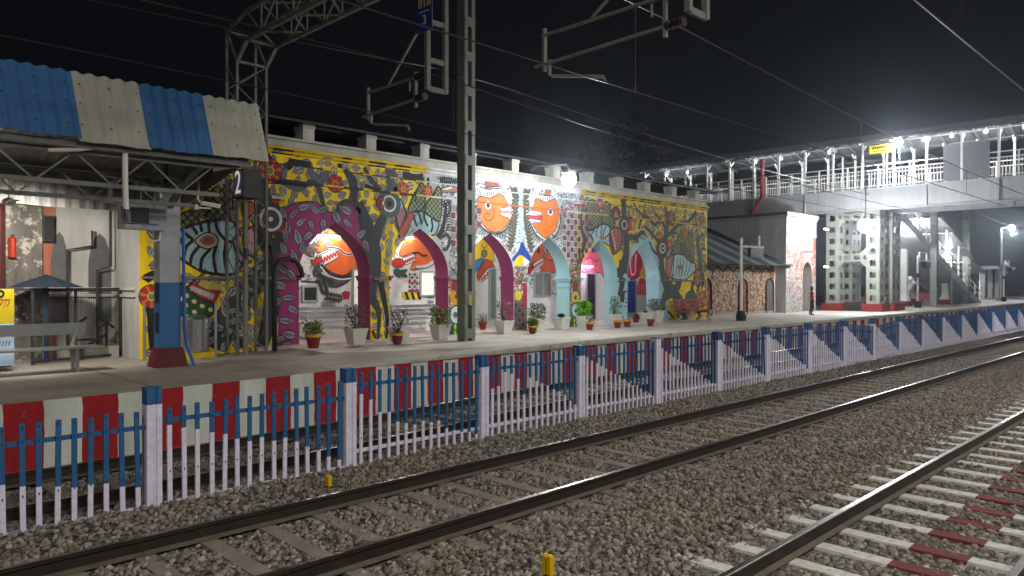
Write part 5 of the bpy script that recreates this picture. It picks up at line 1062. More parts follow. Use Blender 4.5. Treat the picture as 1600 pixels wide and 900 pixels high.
wire('w', 15.4, 8.3, .8, 'thick feeder cable strung from mast to mast over the platform', sup=13.4, span=50, r=.02)
# ================================================================ annex: low link with sloping awning and square tower
an = thing('annex_building', (37, 18.5, .92), 'low painted wing with striped awning ending in a square tower', 'building')
LV = 18.2; TU0, TU1, TV = 38.2, 42.0, 17.7
b = MB(); b.face([(FX1, LV, .7), (TU0, LV, .7), (TU0, LV, 3.6), (FX1, LV, 3.6)], 0, lin('#b0a89a')); b.box(FX1, TU0, LV-.05, LV-.004, .7, 1.05, 0, lin('#8e8a80'))
b.build('link_wall', PAINT, an)
tw = MB(); dc, dh = 40.9, .62
dor = [(dc-dh, .6), (dc-dh, 2.95)]+[(dc-dh*math.cos(t), 2.95+.75*math.sin(t)) for t in (.3, .6, .9, 1.2, 1.571, 1.9, 2.2, 2.5, 2.8)]+[(dc+dh, 2.95), (dc+dh, .6)]
for t in clip_tris([(TU0, .7), (TU1, .7), (TU1, 6.3), (TU0, 6.3)], [dor]): tw.face([(p.x, TV, p.y) for p in t], 0, lin('#9c9a96'))
for p, q in zip(dor[:-1], dor[1:]): tw.face([(p[0], TV, p[1]), (p[0], TV+.5, p[1]), (q[0], TV+.5, q[1]), (q[0], TV, q[1])], 0, lin('#8d8782'))
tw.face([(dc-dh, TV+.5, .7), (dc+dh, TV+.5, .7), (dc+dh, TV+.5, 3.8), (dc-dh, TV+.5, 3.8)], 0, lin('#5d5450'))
tw.face([(TU0, TV, .7), (TU0, TV, 6.3), (TU0, 27, 6.3), (TU0, 27, .7)], 0, lin('#b2b3b4')); tw.face([(TU1, TV, .7), (TU1, 27, .7), (TU1, 27, 6.3), (TU1, TV, 6.3)], 0, lin('#9a9b9c')); tw.face([(TU0, TV, 6.3), (TU1, TV, 6.3), (TU1, 27, 6.3), (TU0, 27, 6.3)], 0, lin('#55565a'))
tw.build('tower_wall', PAINT, an)
b = MB(); c = lin('#a6a6a2')
b.box(TU0-.06, TU1+.06, TV-.06, 27, 5.12, 5.2, 0, c); b.box(TU0-.08, TU1+.08, TV-.08, 27, 6.02, 6.12, 0, c); b.box(TU0-.02, TU1+.02, TV-.03, TV-.002, 5.2, 6.02, 0, c); b.box(TU0-.12, TU1+.12, TV-.12, 27.1, 6.2, 6.34, 0, lin('#4a4b4e')); b.box(TU0-.1, TU1+.1, TV-.125, TV-.0, 6.14, 6.35, 0, c)
for k in range(7):
    x = TU0+.25+k*.52; b.tube([(x+.2*math.cos(t), TV-.035, 5.85-.28*math.sin(t)) for t in (0, .5, 1, 1.57, 2.1, 2.6, 3.14)], .018, 5, 0, lin('#8c8c8a'))
b.build('tower_cornice', PAINT2, an)
b = MB(); n = 11
for k in range(n):                                  # awning sheets, alternating blue and pale
    a, e = FX1+.02+(TU0+.6-FX1)*k/n, FX1+.02+(TU0+.6-FX1)*(k+1)/n; cc = lin('#1b2a3b') if k % 2 else lin('#595a50')
    for i in range(4):
        p = a+(e-a)*i/4; q = a+(e-a)*(i+1)/4; w = lambda x: .02*abs(math.sin(x*9))
        b.face([(p, LV-.75, 3.42+w(p)), (q, LV-.75, 3.42+w(q)), (q, LV+4.6, 5.95+w(q)), (p, LV+4.6, 5.95+w(p))], 0, cc)
b.build('awning', mat('awning_sheet', 0, rough=.85, attr=True, var=.2, spec=.15), an)
AM = Painter(LV, [], (FX1+.02, TU0-.35, .95, 3.55)); ul = FX1
AM.poly(R(FX1, FX1+1.9, .9, 3.6), '#c4a414', 0); AM.poly(R(FX1+1.9, TU0, .9, 3.6), '#8d7a5c', 0); AM.poly(R(TU0-.9, TU0-.35, .9, 3.6), '#8f2c20', 2)
for k in range(40): x = random.uniform(FX1, FX1+2.4); z = random.uniform(1, 3.4); AM.stroke([(x, z), (x+.1, z-.25), (x-.05, z-.5)], .09, random.choice([INK, TRK, '#7a2a1c']), 2)
for k in range(6): AM.flower((random.uniform(FX1, FX1+2), random.uniform(1.2, 3.3)), .2, '#96321c', '#b8581c', 8)
for (x0, x1, c) in ((31.5, 33.6, '#84523a'), (35.2, 37.0, '#8c5632')):
    AM.poly(R(x0, x1, 1.1, 2.9), c, 1.5); AM.doodle(R(x0, x1, 1.1, 2.95), 420, ['#b9aa96', INK, '#a8843c', '#7a3a30', '#8f8f8c'], .05, .16, 3)
AM.doodle(R(31, 37.8, 1.0, 3.5), 900, [INK, '#b9b0a0', '#8a3a20', '#77756c', '#b9861c', '#3f4a3c'], .05, .18, 2.6)
for k in range(7): x = 31.4+k*1.0; AM.stroke([(x, 2.7), (x+.1, 3.1), (x+.5, 3.3), (x+.9, 3.2)], .09, INK, 4); AM.stroke([(x+.1, 3.05), (x-.3, 3.3)], .07, INK, 4)
AM.done('link_mural', an)
TM = Painter(TV, [dor], (TU0+.02, TU1-.02, .95, 5.1)); TM.doodle(R(TU0, TU1, .9, 5.1), 900, ['#8d8a86', '#b5584a', '#c9907c', '#6a6a68', '#d0cdc8', '#a09c90'], .05, .22, 1); TM.doodle(R(TU0, TU1, .9, 2.9), 700, ['#55565a', '#77787c', '#a8a49c'], .035, .16, 2); TM.poly(R(TU0+.9, dc-dh-.03, 2.5, 4.2), '#b88070', .3); TM.poly(R(TU1-.3, TU1, 2.9, 5.0), '#b04a44', .6)
TM.stroke([(TU0+1.2, 3.3), (dc-.8, 4.25), (dc+.8, 4.3)], .05, '#3c3a3a', 4, 0); TM.done('tower_mural', an)
for x, c in ((30.9, '#5a1c14'), (34.4, '#7c2c16'), (37.3, '#4a4c48')):
    b = MB(); o = [(x-.42, .93), (x-.42, 2.3)]+[(x-.42*math.cos(t), 2.3+.45*math.sin(t)) for t in (.4, .8, 1.2, 1.571, 1.95, 2.35, 2.75)]+[(x+.42, 2.3), (x+.42, .93)]
    b.face([(p[0], LV-.02, p[1]) for p in o], 0, lin(c))
    for q in range(60 if c != '#4a4c48' else 12): a = (random.uniform(x-.36, x+.36), random.uniform(1, 2.4)); b.face([(a[0], LV-.021-.0001*(q % 9), a[1]), (a[0]+.07, LV-.021-.0001*(q % 9), a[1]+.02), (a[0]+.05, LV-.021-.0001*(q % 9), a[1]+.09)], 0, lin(random.choice(['#1c1410', '#a8501c', '#8a7a5c'])))
    b.tube([(p[0], LV-.03, p[1]) for p in o], .05, 6, 0, lin('#1c1c1e')); b.build('arched_doorway', PAINT, an)
for z, l in ((3.4, 0), (5.55, 0)): b = MB(); b.box(TU1+.01, TU1+.6, TV-.5, TV-.44, z, z+.1); b.build('wall_tube_lamp', mat('dim_tube', '#d8d8d8', emit=('#f4f4ff', 2.5)), an)
# ================================================================ footbridge
fb_ = thing('footbridge', (44.8, 16, .92), 'covered steel footbridge crossing high over the tracks', 'footbridge')
BU0, BU1, BZ0, BZ1, BZR = 43.6, 46.9, 6.62, 7.86, 10.55; BV0, BV1 = -14, 44
GRD = mat('girder_grey', '#a2a4a5', rough=.6, var=.22, scale=1.2, streak=True)
b = MB()
for x in (BU0, BU1):
    b.box(x-.02, x+.02, BV0, BV1, BZ0+.05, BZ1-.05); 
    for z in (BZ0, BZ1-.06): b.box(x-.18, x+.18, BV0, BV1, z, z+.06)
    y = BV0
    while y < BV1: b.box(x-.12, x-.021, y-.015, y+.015, BZ0+.06, BZ1-.06); y += 3.3
b.build('girder', GRD, fb_)
b = MB(); b.box(BU0+.19, BU1-.19, BV0, BV1, BZ1-.1, BZ1-.02); b.build('deck', CONC, fb_)
b = MB(); y = BV0; ztop = BZR-.2
while y < BV1:
    for x in (BU0-.05, BU1+.05): b = MB(); b.beam((x, y, BZ1), (x, y, ztop), .11); b.beam((x, y, ztop-.35), (x+(.5 if x < 45 else -.5), y, ztop+.02), .08); b.build('roof_post', WSTEEL, fb_)
    y += 1.65
seg = [(BV0+i*3.3, BV0+(i+1)*3.3) for i in range(int((BV1-BV0)/3.3))]
for i, (a, e) in enumerate(seg):
    for x, nm in ((BU0-.06, 'railing_panel'), (BU1+.06, 'railing_panel')):
        b = MB(); 
        for z in (BZ1+.12, BZ1+1.0, BZ1+1.28): b.beam((x, a, z), (x, e, z), .04, .05)
        y = a+.08
        while y < e: b.beam((x, y, BZ1+.12), (x, y, BZ1+1.0), .022); y += .16
        y = a
        while y < e: b.beam((x, y, BZ1+.0), (x, y, BZ1+1.28), .07); y += .82
        b.build(nm, WSTEEL, fb_)
b = MB()
for y0, y1 in ((9.5, 11.6),): b.box(BU0-.1, BU0-.08, y0, y1, BZ1+.05, BZ1+1.95)
b.build('cladding_sheet', mat('grey_cladding', '#6c6e72', rough=.5, var=.15, streak=True), fb_)
b = MB(); n = 160
for i in range(n):
    a, e = BV0-.4+(BV1-BV0)*i/n, BV0-.4+(BV1-BV0)*(i+1)/n; w = .05*(i % 2)
    b.face([(BU0-.75, a, BZR-.22+w), (BU0-.75, e, BZR-.22+w), (45.2, e, BZR+.5+w), (45.2, a, BZR+.5+w)]); b.face([(45.2, a, BZR+.5+w), (45.2, e, BZR+.5+w), (BU1+.75, e, BZR-.22+w), (BU1+.75, a, BZR-.22+w)])
b.box(BU0-.8, BU0-.74, BV0, BV1, BZR-.12, BZR+.18)
b.build('roof_sheet', mat('bridge_roof_sheet', '#55575a', rough=.5, var=.2), fb_)
b = MB(); y = BV0
while y < BV1:
    b.beam((BU0-.7, y, BZR-.27), (45.2, y, BZR+.44), .06, .1); b.beam((45.2, y, BZR+.44), (BU1+.7, y, BZR-.27), .06, .1); y += 1.65
for x, z in ((BU0-.3, BZR-.1), (44.6, BZR+.2), (45.8, BZR+.2), (BU1+.3, BZR-.1)): b.beam((x, BV0, z), (x, BV1, z), .05)
b.build('roof_frame', GREY, fb_)
# trestle with pierced box legs
TRM = mat('trestle_paint', '#85877c', rough=.6, var=.2, scale=2)
def plate_holes(b, axis, at, a0, a1, z0, z1, cols, rows, hs, t=.02):
    """a steel plate with square openings; axis 'x' means the plate lies at x = at and runs along y"""
    ac = [a0+(a1-a0)*(i+.5)/cols for i in range(cols)]; zc = [z0+(z1-z0)*(j+.5)/rows for j in range(rows)]
    def bx(p, q, r, s):
        if axis == 'x': b.box(at-t/2, at+t/2, p, q, r, s)
        else: b.box(p, q, at-t/2, at+t/2, r, s)
    e = [a0]+[v for c in ac for v in (c-hs, c+hs)]+[a1]
    for i in range(0, len(e), 2): bx(e[i], e[i+1], z0, z1)
    for c in ac:
        zs = [z0]+[v for z in zc for v in (z-hs, z+hs)]+[z1]
        for j in range(0, len(zs), 2): bx(c-hs, c+hs, zs[j], zs[j+1])
def tleg(u0, u1, v0, v1, z0, z1, cu):
    b = MB(); rows = int((z1-z0)/.6)
    plate_holes(b, 'x', u0, v0, v1, z0, z1, 1, rows, .16); plate_holes(b, 'x', u1, v0, v1, z0, z1, 1, rows, .16)
    for y in (v0, v1): plate_holes(b, 'y', y, u0+.01, u1-.01, z0, z1, cu, rows, .16)
    return b.build('trestle_leg', TRM, fb_)
for v0, v1 in ((17.0, 17.7), (14.75, 15.45)):
    for u0, u1, cu in ((43.45, 44.35, 1), (45.5, 46.9, 2)):
        tleg(u0, u1, v0, v1, 1.35, 6.6, cu); b = MB(); b.box(u0-.2, u1+.2, v0-.2, v1+.2, .9, 1.36); b.build('plinth', REDP, fb_)
for u in (43.47, 46.88):
    for z0, z1 in ((3.75, 4.2), (6.1, 6.5)):
        b = MB()
        b.box(u-.02, u+.02, 15.46, 16.99, z0, z0+.1); b.box(u-.02, u+.02, 15.46, 16.99, z1-.1, z1); 
        for y in (15.7, 16.22, 16.75): b.box(u-.02, u+.02, y-.08, y+.08, z0+.1, z1-.1)
        for y, s in ((15.46, 1), (16.99, -1)): b.face([(u, y, z0), (u, y+s*.35, z0), (u, y, z0-.35)]); b.face([(u, y, z1), (u, y+s*.35, z1), (u, y, z1+.35)])
        b.build('trestle_tie', TRM, fb_)
b = MB(); b.box(43.9, 46.5, 15.7, 16.8, .9, 1.45); b.build('low_wall', DARK, fb_)
b = MB(); b.tube([(43.3, 21.6, 10.2), (43.3, 21.6, 7.9), (43.2, 22.2, 7.0), (43.2, 23.0, 5.6)], .13, 8); b.build('downpipe', mat('red_downpipe', '#8a1f22', rough=.5), fb_)
b = MB(); b.box(43.3, 43.36, 14.1, 15.25, 9.75, 10.2); sg = b.build('direction_board', mat('yellow_sign', '#b5a208', rough=.5, emit=('#b5a208', .06)), fb_)
b = MB()
for k in range(7): b.box(43.285, 43.299, 14.28+k*.12, 14.36+k*.12, 9.98+.03*(k % 2), 10.12); b.box(43.285, 43.299, 14.3+k*.11, 14.37+k*.11, 9.82, 9.9)
b.build('lettering', BPLAS, sg)
# staircase running down beyond the bridge
su0, sz0, su1, sz1, sv0, sv1 = 47.2, 7.8, 68.5, 1.0, 15.6, 18.2
st = MB(); n = 44
for i in range(n):
    a, e = su0+(su1-su0)*i/n, su0+(su1-su0)*(i+1)/n; z = sz0+(sz1-sz0)*(i+1)/n; st.box(a, e+.05, sv0+.08, sv1-.08, z-.06, z); st.box(e, e+.03, sv0+.08, sv1-.08, z-.22, z-.06)
st.build('stair_flight', CONC, fb_)
b = MB()
for y in (sv0, sv1): b.beam((su0, y, sz0-.25), (su1, y, sz1-.2), .1, .55)
b.face([(su0, sv0, sz0-.5), (su1, sv0, sz1-.45), (su1, sv1, sz1-.45), (su0, sv1, sz0-.5)]); b.build('stair_stringer', GRD, fb_)
b = MB()
for y in (sv0, sv1):
    for h in (.95, .5): b.beam((su0, y, sz0+h), (su1, y, sz1+h), .05)
    for i in range(15): t = i/14; x = su0+(su1-su0)*t; z = sz0+(sz1-sz0)*t; b.beam((x, y, z), (x, y, z+(2.6 if i % 2 == 0 else .95)), .1 if i % 2 == 0 else .05)
b.build('stair_railing', WSTEEL, fb_)
b = MB()
for i in range(7):
    t = i/7; x0 = su0+(su1-su0)*t; x1 = su0+(su1-su0)*(t+1/7)+.4; z = sz0+(sz1-sz0)*t+2.2; b.face([(x0, sv0-.4, z), (x1, sv0-.4, z-.9), (x1, sv1+.4, z-.9), (x0, sv1+.4, z)]); b.beam((x0, sv0-.4, z), (x0, sv1+.4, z), .08); b.beam((x0, sv0-.4, z-.01), (x1, sv0-.4, z-.91), .07)
b.build('stair_roof', mat('bridge_roof_sheet', 0), fb_)
for x, z1, ys in ((55.0, 5.9, (17.05, 18.6)), (62.5, 2.9, (16.5, 18.9))):
    for y in ys:
        b = MB(); b.box(x-.2, x+.2, y-.2, y+.2, 1.3, z1); b.lathe(x, y, [(.34, 1.3), (.2, 1.7)], 4, sq=True); b.beam((x, y, z1-.45), (x, sum(ys)/2, z1-.1), .25, .2); b.build('stair_column', WSTEEL, fb_); b = MB(); b.box(x-.45, x+.45, y-.4, y+.4, .9, 1.3); b.build('plinth', REDP, fb_)
    b = MB(); b.box(x-.15, x+.15, ys[0], ys[1]+.3, z1, z1+.2); b.build('stair_beam', WSTEEL, fb_)
b = MB(); b.box(47.5, 72, 19.2, 19.5, .9, 1.6); tag(b.build('red_dwarf_wall', REDP), 'low maroon wall behind the footbridge stairs', 'wall')
# ================================================================ lamps: fittings with their own light, and added fill lights
def point(loc, w, col=(1, .97, .92), r=.12, parent=None, name='lamp_light', spot=None):
    l = bpy.data.lights.new(name, 'SPOT' if spot else 'POINT'); l.energy = w; l.color = col; l.shadow_soft_size = r
    if spot: l.spot_size = math.radians(spot[1]); l.spot_blend = .6
    o = bpy.data.objects.new(name, l); COL.objects.link(o); o.location = loc
    if spot: o.rotation_euler = Vector(spot[0]).to_track_quat('-Z', 'Y').to_euler()
    if parent: attach(o, parent)
    return o
GLOW = mat('lamp_glow', '#ffffff', emit=('#f4f8ff', 60)); GLOW2 = mat('bulb_glow', '#ffffff', emit=('#f4f6ff', 30))
COOL = (.93, .97, 1.)
def flood(loc, base, label, w, arm, size=.16, glow=GLOW, aim=None):
    t = thing('floodlight', base, label, 'floodlight', 'station floodlights'); x, y, z = loc
    b = MB(); b.tube(arm, .03, 8); b.build('bracket', GREY, t)
    b = MB(); b.box(x-.2, x+.2, y-.12, y+.12, z+size*.75, z+size*.75+.1); b.build('housing', GREY, t)
    b = MB(); b.ball((x, y, z), size, 0, 14, 9); b.build('lamp_glass', glow, t)  # lamp's glare put into the shape: globe larger than its glass
    point((x, y-.02, z-size-.12), w, COOL, .12, t); return t
flood((16.74, 14.47, 5.63), (17.6, 17.0, 6.1), 'blazing floodlight on a bracket above the two orange faces', 330, [(17.9, 17.15, 6.3), (17.6, 16.6, 6.35), (16.8, 14.6, 6.1), (16.74, 14.47, 5.9)], .22)
flood((39.8, 14.2, 5.5), (39.8, 14.2, 6.6), 'glaring pendant lamp hanging below the footbridge girder', 620, [(43.4, 15.5, 9.2), (40.2, 14.35, 8.9), (39.8, 14.2, 8.7), (39.8, 14.2, 5.7)], .36)
flood((43.1, 13.7, 10.2), (43.1, 13.7, 10.3), 'dazzling floodlight under the footbridge roof near the yellow board', 520, [(43.5, 13.7, 9.0), (43.1, 13.7, 10.4)], .24)
for k, (y, z, l) in enumerate(((29.7, 10.3, 'footbridge roof bulb farthest along, above the parapet end'), (28.0, 10.3, 'second last bulb along the footbridge roof'), (22.9, 10.42, 'footbridge roof bulb just right of the red downpipe'), (21.2, 10.42, 'footbridge roof bulb two posts right of the red downpipe'), (18.15, 10.45, 'footbridge roof bulb left of the yellow board'), (13.0, 10.5, 'footbridge roof bulb between floodlight and grey cladding'), (11.6, 10.5, 'footbridge roof bulb above the grey cladding'), (10.0, 10.5, 'footbridge roof bulb over the right edge of the cladding'), (8.3, 10.5, 'footbridge roof bulb nearest, right of the cladding'), (3.5, 10.5, 'footbridge roof bulb over the middle tracks'))):
    t = thing('roof_bulb', (45.0, y, z), l, 'bulb', 'bulbs under the footbridge roof'); b = MB(); b.tube([(45, y, z+.4), (45, y, z+.1)], .03, 6); b.build('holder', WPLAS, t); b = MB(); b.ball((45, y, z), .08, 0, 10, 7); b.build('bulb', GLOW2, t); point((45, y, z-.2), 60, COOL, .1, t)
for p, l in (((64.5, 16.9, 4.9), 'small bright lamp halfway down the footbridge stairs'), ((57.5, 16.9, 6.9), 'lamp under the upper stair roof of the footbridge'),):
    t = thing('stair_lamp', p, l, 'lamp', 'lamps on the stairs'); b = MB(); b.tube([(p[0], p[1], p[2]+.7), (p[0], p[1], p[2]+.1)], .03, 6); b.build('rod', GREY, t); b = MB(); b.ball(p, .17, 0, 10, 7); b.build('bulb', GLOW2, t); point((p[0], p[1], p[2]-.3), 800, COOL, .1, t)
t = thing('lamp_post', (78.9, 16.3, .93), 'tall slim lamp post with a bright head at the platform far end', 'lamp post'); b = MB(); b.tube([(78.9, 16.3, .93), (78.9, 16.3, 7.6)], [.13, .08], 10); b.tube([(78.9, 16.3, 7.5), (79.3, 15.6, 7.75)], .05, 6); b.build('pole', GALV, t); b = MB(); b.box(78.6, 79.2, 16, 16.6, .93, 1.2); b.build('base', CONC, t); b = MB(); b.lathe(78.9, 16.0, [(.05, 3.2), (.3, 3.6), (.3, 4.2), (.05, 4.6)], 10); b.build('fan_box', GALV, t); b = MB(); b.ball((79.3, 15.6, 7.55), .26, 0, 12, 8); b.build('lamp_glass', GLOW, t); point((79.3, 15.5, 7.1), 800, COOL, .2, t)
def tubes(): 
    for p, q, l, w, c, cl in (((10.85, BW-.08, 3.90), (12.0, BW-.08, 3.90), 'bright fluorescent tube over the orange face in the magenta leafy arch', 62, '#fff4ea', (1, .95, .9)), ((13.35, BW-.08, 3.98), (14.6, BW-.08, 3.98), 'bright fluorescent tube inside the second arch', 62, '#fff4ea', (1, .95, .9)),
        ((16.3, 17.95, 4.45), (17.5, 17.95, 4.45), 'fluorescent tube on the veranda ceiling behind the third arch', 55, '#f4f8ff', (.95, .98, 1)), ((19.0, 17.95, 4.45), (20.2, 17.95, 4.45), 'fluorescent tube on the veranda ceiling behind the fourth arch', 50, '#f4f8ff', (.95, .98, 1)), ((22.6, BW-.1, 3.2), (23.8, BW-.1, 3.2), 'lilac fluorescent tube glowing above the glass door in the fifth arch', 40, '#ffe4ff', (1, .86, 1)), ((25.0, 17.95, 4.45), (26.2, 17.95, 4.45), 'fluorescent tube on the veranda ceiling behind the sixth arch', 40, '#f4f8ff', (.95, .98, 1))):
        t = tube_light(p, q, l, col=c); m = [(a+b_)/2 for a, b_ in zip(p, q)]; point((m[0], m[1]-.22, m[2]-.05), w*.42, cl, .25, t)
tubes()
t = tube_light((51.0, 16.2, 6.1), (52.6, 16.2, 6.1), 'bright tube lamp under the footbridge stairs behind the trestle', col='#f4f8ff', r=.05); point((51.8, 16.0, 5.8), 420, COOL, .2, t)
t = tube_light((59.0, 16.2, 4.0), (60.5, 16.2, 4.0), 'tube lamp under the lower flight of the footbridge stairs', col='#f4f8ff', r=.05); point((59.7, 16.0, 3.7), 200, COOL, .2, t)
point((3.0, 15.7, 3.85), 260, (1, .95, .88), .25, spot=((.15, .8, -.75), 140))  # spot without a fitting, added to brighten the old wall under the shelter
# lamp posts on the near platform, where the photographer stands
def near_post(x, label):
    y = -2.6; t = thing('platform_lamp_post', (x, y, .85), label, 'lamp post', 'lamp posts on the near platform'); b = MB(); b.tube([(x, y, .85), (x, y, 7.0)], [.1, .06], 10); b.tube([(x, y, 6.9), (x, y+.5, 7.15), (x, y+1.0, 7.15)], .04, 8); b.build('pole', GALV, t)
    b = MB(); b.box(x-.2, x+.2, y+.8, y+1.3, 7.1, 7.2); b.build('lamp_head', GREY, t); b = MB(); b.box(x-.17, x+.17, y+.83, y+1.27, 7.07, 7.1); b.build('lamp_lens', GLOW2, t)
    point((x, y+1.05, 6.98), 720, (1, .94, .87), .7, t, spot=((0, .55, -1), 165))
for x, l in ((-9, 'lamp post on the near platform behind the photographer'), (3.5, 'lamp post on the near platform beside the photographer'), (17, 'lamp post on the near platform right of the photographer'), (34, 'lamp post far along the near platform')): near_post(x, l)
def fill_light_mast(x, y, w, label, aim):  # unseen masts added to brighten facade and ballast evenly
    t = thing('fill_light_mast', (x, y, .85), label, 'fill light mast', 'added fill light masts'); b = MB(); b.tube([(x, y, .85), (x, y, 17)], [.22, .1], 10); b.build('pole', GALV, t)
    b = MB(); b.lathe(x, y, [(.7, 16.5), (.75, 16.6), (.2, 16.8)], 12); b.build('crown_ring', GREY, t); b = MB()
    for k in range(6): a = k*1.047; b.ball((x+.75*math.cos(a), y+.75*math.sin(a), 16.35), .16, 0, 8, 6)
    b.build('lamp_glass', GLOW2, t); point((x, y, 15.9), w, (1, .95, .87), .8, t, spot=(aim, 150))
fill_light_mast(-12, -9, 1500, 'added unseen tall fill light mast on the near side left of the photographer', (.5, .9, -.5)); fill_light_mast(17, -14, 3000, 'added unseen tall fill light mast on the near side right of the photographer', (0, 1, -.5)); fill_light_mast(48, -14, 2600, 'added unseen tall fill light mast on the near side past the footbridge', (0, 1, -.5))
b = MB(); b.box(-40, 220, -9, .55, -.6, .84); struct(b.build('near_platform', MATS['platform_concrete']))
# ================================================================ posts with coach boards
def coach_post(x, y, label, arm=1.9, h=3.4, fr=True):
    t = thing('coach_board_post', (x, y, .93), label, 'post', 'coach board posts'); b = MB(); b.tube([(x, y, 1.2), (x, y, .93+h)], .06, 10); b.build('pole', WSTEEL, t); b = MB(); b.lathe(x, y, [(.2, .93), (.22, 1.15), (.15, 1.35)], 10); b.build('base', BPLAS, t)
    b = MB(); z = .93+h-.35; b.beam((x, y, z), (x+arm, y-.2, z), .07, .09); b.build('arm', WSTEEL, t); b = MB(); b.box(x+.35, x+arm-.1, y-.26, y-.1, z-.45, z-.05); b.build('board', DARK, t)
    if not fr: b = MB(); b.beam((x+arm-.4, y-.2, z), (x+arm-.4, y-.2, z+.5), .07); b.build('rod', WSTEEL, t); return
    b = MB(); b.beam((x+.15, y-.05, z), (x+.15, y-.05, z+.55), .07); b.beam((x+.15, y-.05, z+.55), (x+1.25, y-.15, z+.55), .07); b.beam((x+1.25, y-.15, z+.55), (x+1.25, y-.15, z), .07); b.build('frame', WSTEEL, t); b = MB(); b.box(x-.12, x+.12, y-.1, y+.1, .93+h*.58, .93+h*.58+.26); b.build('junction_box', BPLAS, t)
coach_post(28.9, 15.35, 'slim white post with a black foot in front of the annex awning', 1.6, 3.5, False); coach_post(52.3, 15.4, 'white post with dark hanging board beside the pierced trestle'); coach_post(53.0, 20.4, 'white bent frame post seen between the trestle legs', 1.4); coach_post(76.5, 15.6, 'white post with dark hanging board beside the far lamp post')
def rmast(x, y, label, w=.5, h=9.5):
    t = thing('overhead_mast', (x, y, .93), label, 'mast', 'overhead masts past the footbridge'); b = MB()
    for a in (x-w/2, x+w/2-.12): b.box(a, a+.12, y-.2, y+.2, .93, h)
    b.build('channel', MG, t); z = 1.1
    while z < h-.3: b = MB(); b.box(x-w/2, x+w/2, y-.215, y-.2, z, z+.25); b.build('batten_plate', MG, t); z += .9
rmast(64.9, 15.7, 'grey steel mast at the foot of the footbridge stairs'); rmast(55.0, 15.2, 'dark steel mast standing against the underside of the stairs', .32); 
t = thing('thin_post', (60.3, 15.5, .93), 'thin grey post between the two masts by the stairs', 'post'); b = MB(); b.tube([(60.3, 15.5, .93), (60.3, 15.5, 4.6)], .07, 8); b.build('tube', GALV, t); b = MB(); b.box(60.1, 60.5, 15.3, 15.7, .93, 1.0); b.build('foot', CONC, t)
# ================================================================ benches on the walk and in the veranda
x, y = 27.2, 16.6
t = thing('red_bench', (x, y, .93), 'red slatted bench on curly concrete legs by the painted tree', 'bench'); RB = mat('red_bench_paint', '#7d2f2b', rough=.5, var=.2)
b = MB(); [b.box(x-1.15, x+1.15, y-.35+k*.14, y-.24+k*.14, 1.36, 1.4) for k in range(4)]; b.build('seat', RB, t)
b = MB(); [b.beam((x-1.15, y+.2+k*.03, 1.5+k*.15), (x+1.15, y+.2+k*.03, 1.5+k*.15), .03, .11) for k in range(3)]; b.build('backrest', RB, t)
for q in (x-.75, x+.75):
    b = MB(); b.box(q-.07, q+.07, y-.38, y+.25, 1.26, 1.36); b.tube([(q, y-.35, .95), (q, y-.22, 1.1), (q, y-.34, 1.28)], .07, 8); b.tube([(q, y+.3, .95), (q, y+.14, 1.1), (q, y+.24, 1.3), (q, y+.3, 1.8)], .07, 8); b.build('leg', CONC, t)
def ver_bench(x0, x1, y, label):
    t = thing('steel_bench', ((x0+x1)/2, y, .955), label, 'bench', 'steel benches'); z = .955
    b = MB(); [b.box(x0, x1, y-.25+k*.13, y-.15+k*.13, z+.42, z+.45) for k in range(4)]; b.build('seat', STAIN, t)
    b = MB(); [b.beam((x0, y+.27+k*.02, z+.56+k*.13), (x1, y+.27+k*.02, z+.56+k*.13), .02, .09) for k in range(3)]; b.build('backrest', STAIN, t)
    for q in (x0+.15, x1-.15): b = MB(); b.tube([(q, y-.25, z+.42), (q, y-.22, z+.03), (q, y+.2, z+.03), (q, y+.25, z+.45), (q, y+.31, z+.88)], .03, 8); b.tube([(q, y-.25, z+.42), (q, y-.2, z+.65), (q, y+.25, z+.65)], .025, 6); b.build('leg', STAIN, t)
ver_bench(10.2, 12.4, 18.75, 'slatted steel bench inside the magenta leafy arch'); ver_bench(13.4, 15.3, 18.75, 'slatted steel bench inside the second arch')
# ================================================================ potted plants
LEAFM = mat('plant_leaf', 0, rough=.55, attr=True, var=.25, scale=12)
def foliage(b, c, r, h, n, kind, cols):
    for k in range(n):
        a = random.uniform(0, 6.28); t = random.random()**.6; z = random.random()
        if kind == 'spiky': p = Vector(c); d = Vector((math.cos(a)*t, math.sin(a)*t, random.uniform(.5, 1.2))).normalized(); L = h*random.uniform(.5, 1); w = .018
        elif kind == 'fern':
            p = Vector((c[0], c[1], c[2]+h*z*.6)); d = Vector((math.cos(a), math.sin(a), random.uniform(-.1, .9))).normalized(); L = r*random.uniform(.6, 1.1); w = .03
        else:
            rr = r*t*(1-.5*abs(z-.5)); p = Vector((c[0]+rr*math.cos(a), c[1]+rr*math.sin(a), c[2]+h*z)); d = Vector((random.uniform(-1, 1), random.uniform(-1, 1), random.uniform(-.3, 1))).normalized(); L = random.uniform(.05, .1); w = L*.3
        s = d.cross(Vector((random.uniform(-1, 1), random.uniform(-1, 1), random.uniform(-1, 1)))).normalized()*w; col = tuple(x*random.uniform(.6, 1.25) for x in lin(random.choice(cols)))
        m = p+d*L*.5+Vector((0, 0, L*.06)); e = p+d*L-Vector((0, 0, L*.12))
        b.face([p, m+s, e, m-s], 0, col)
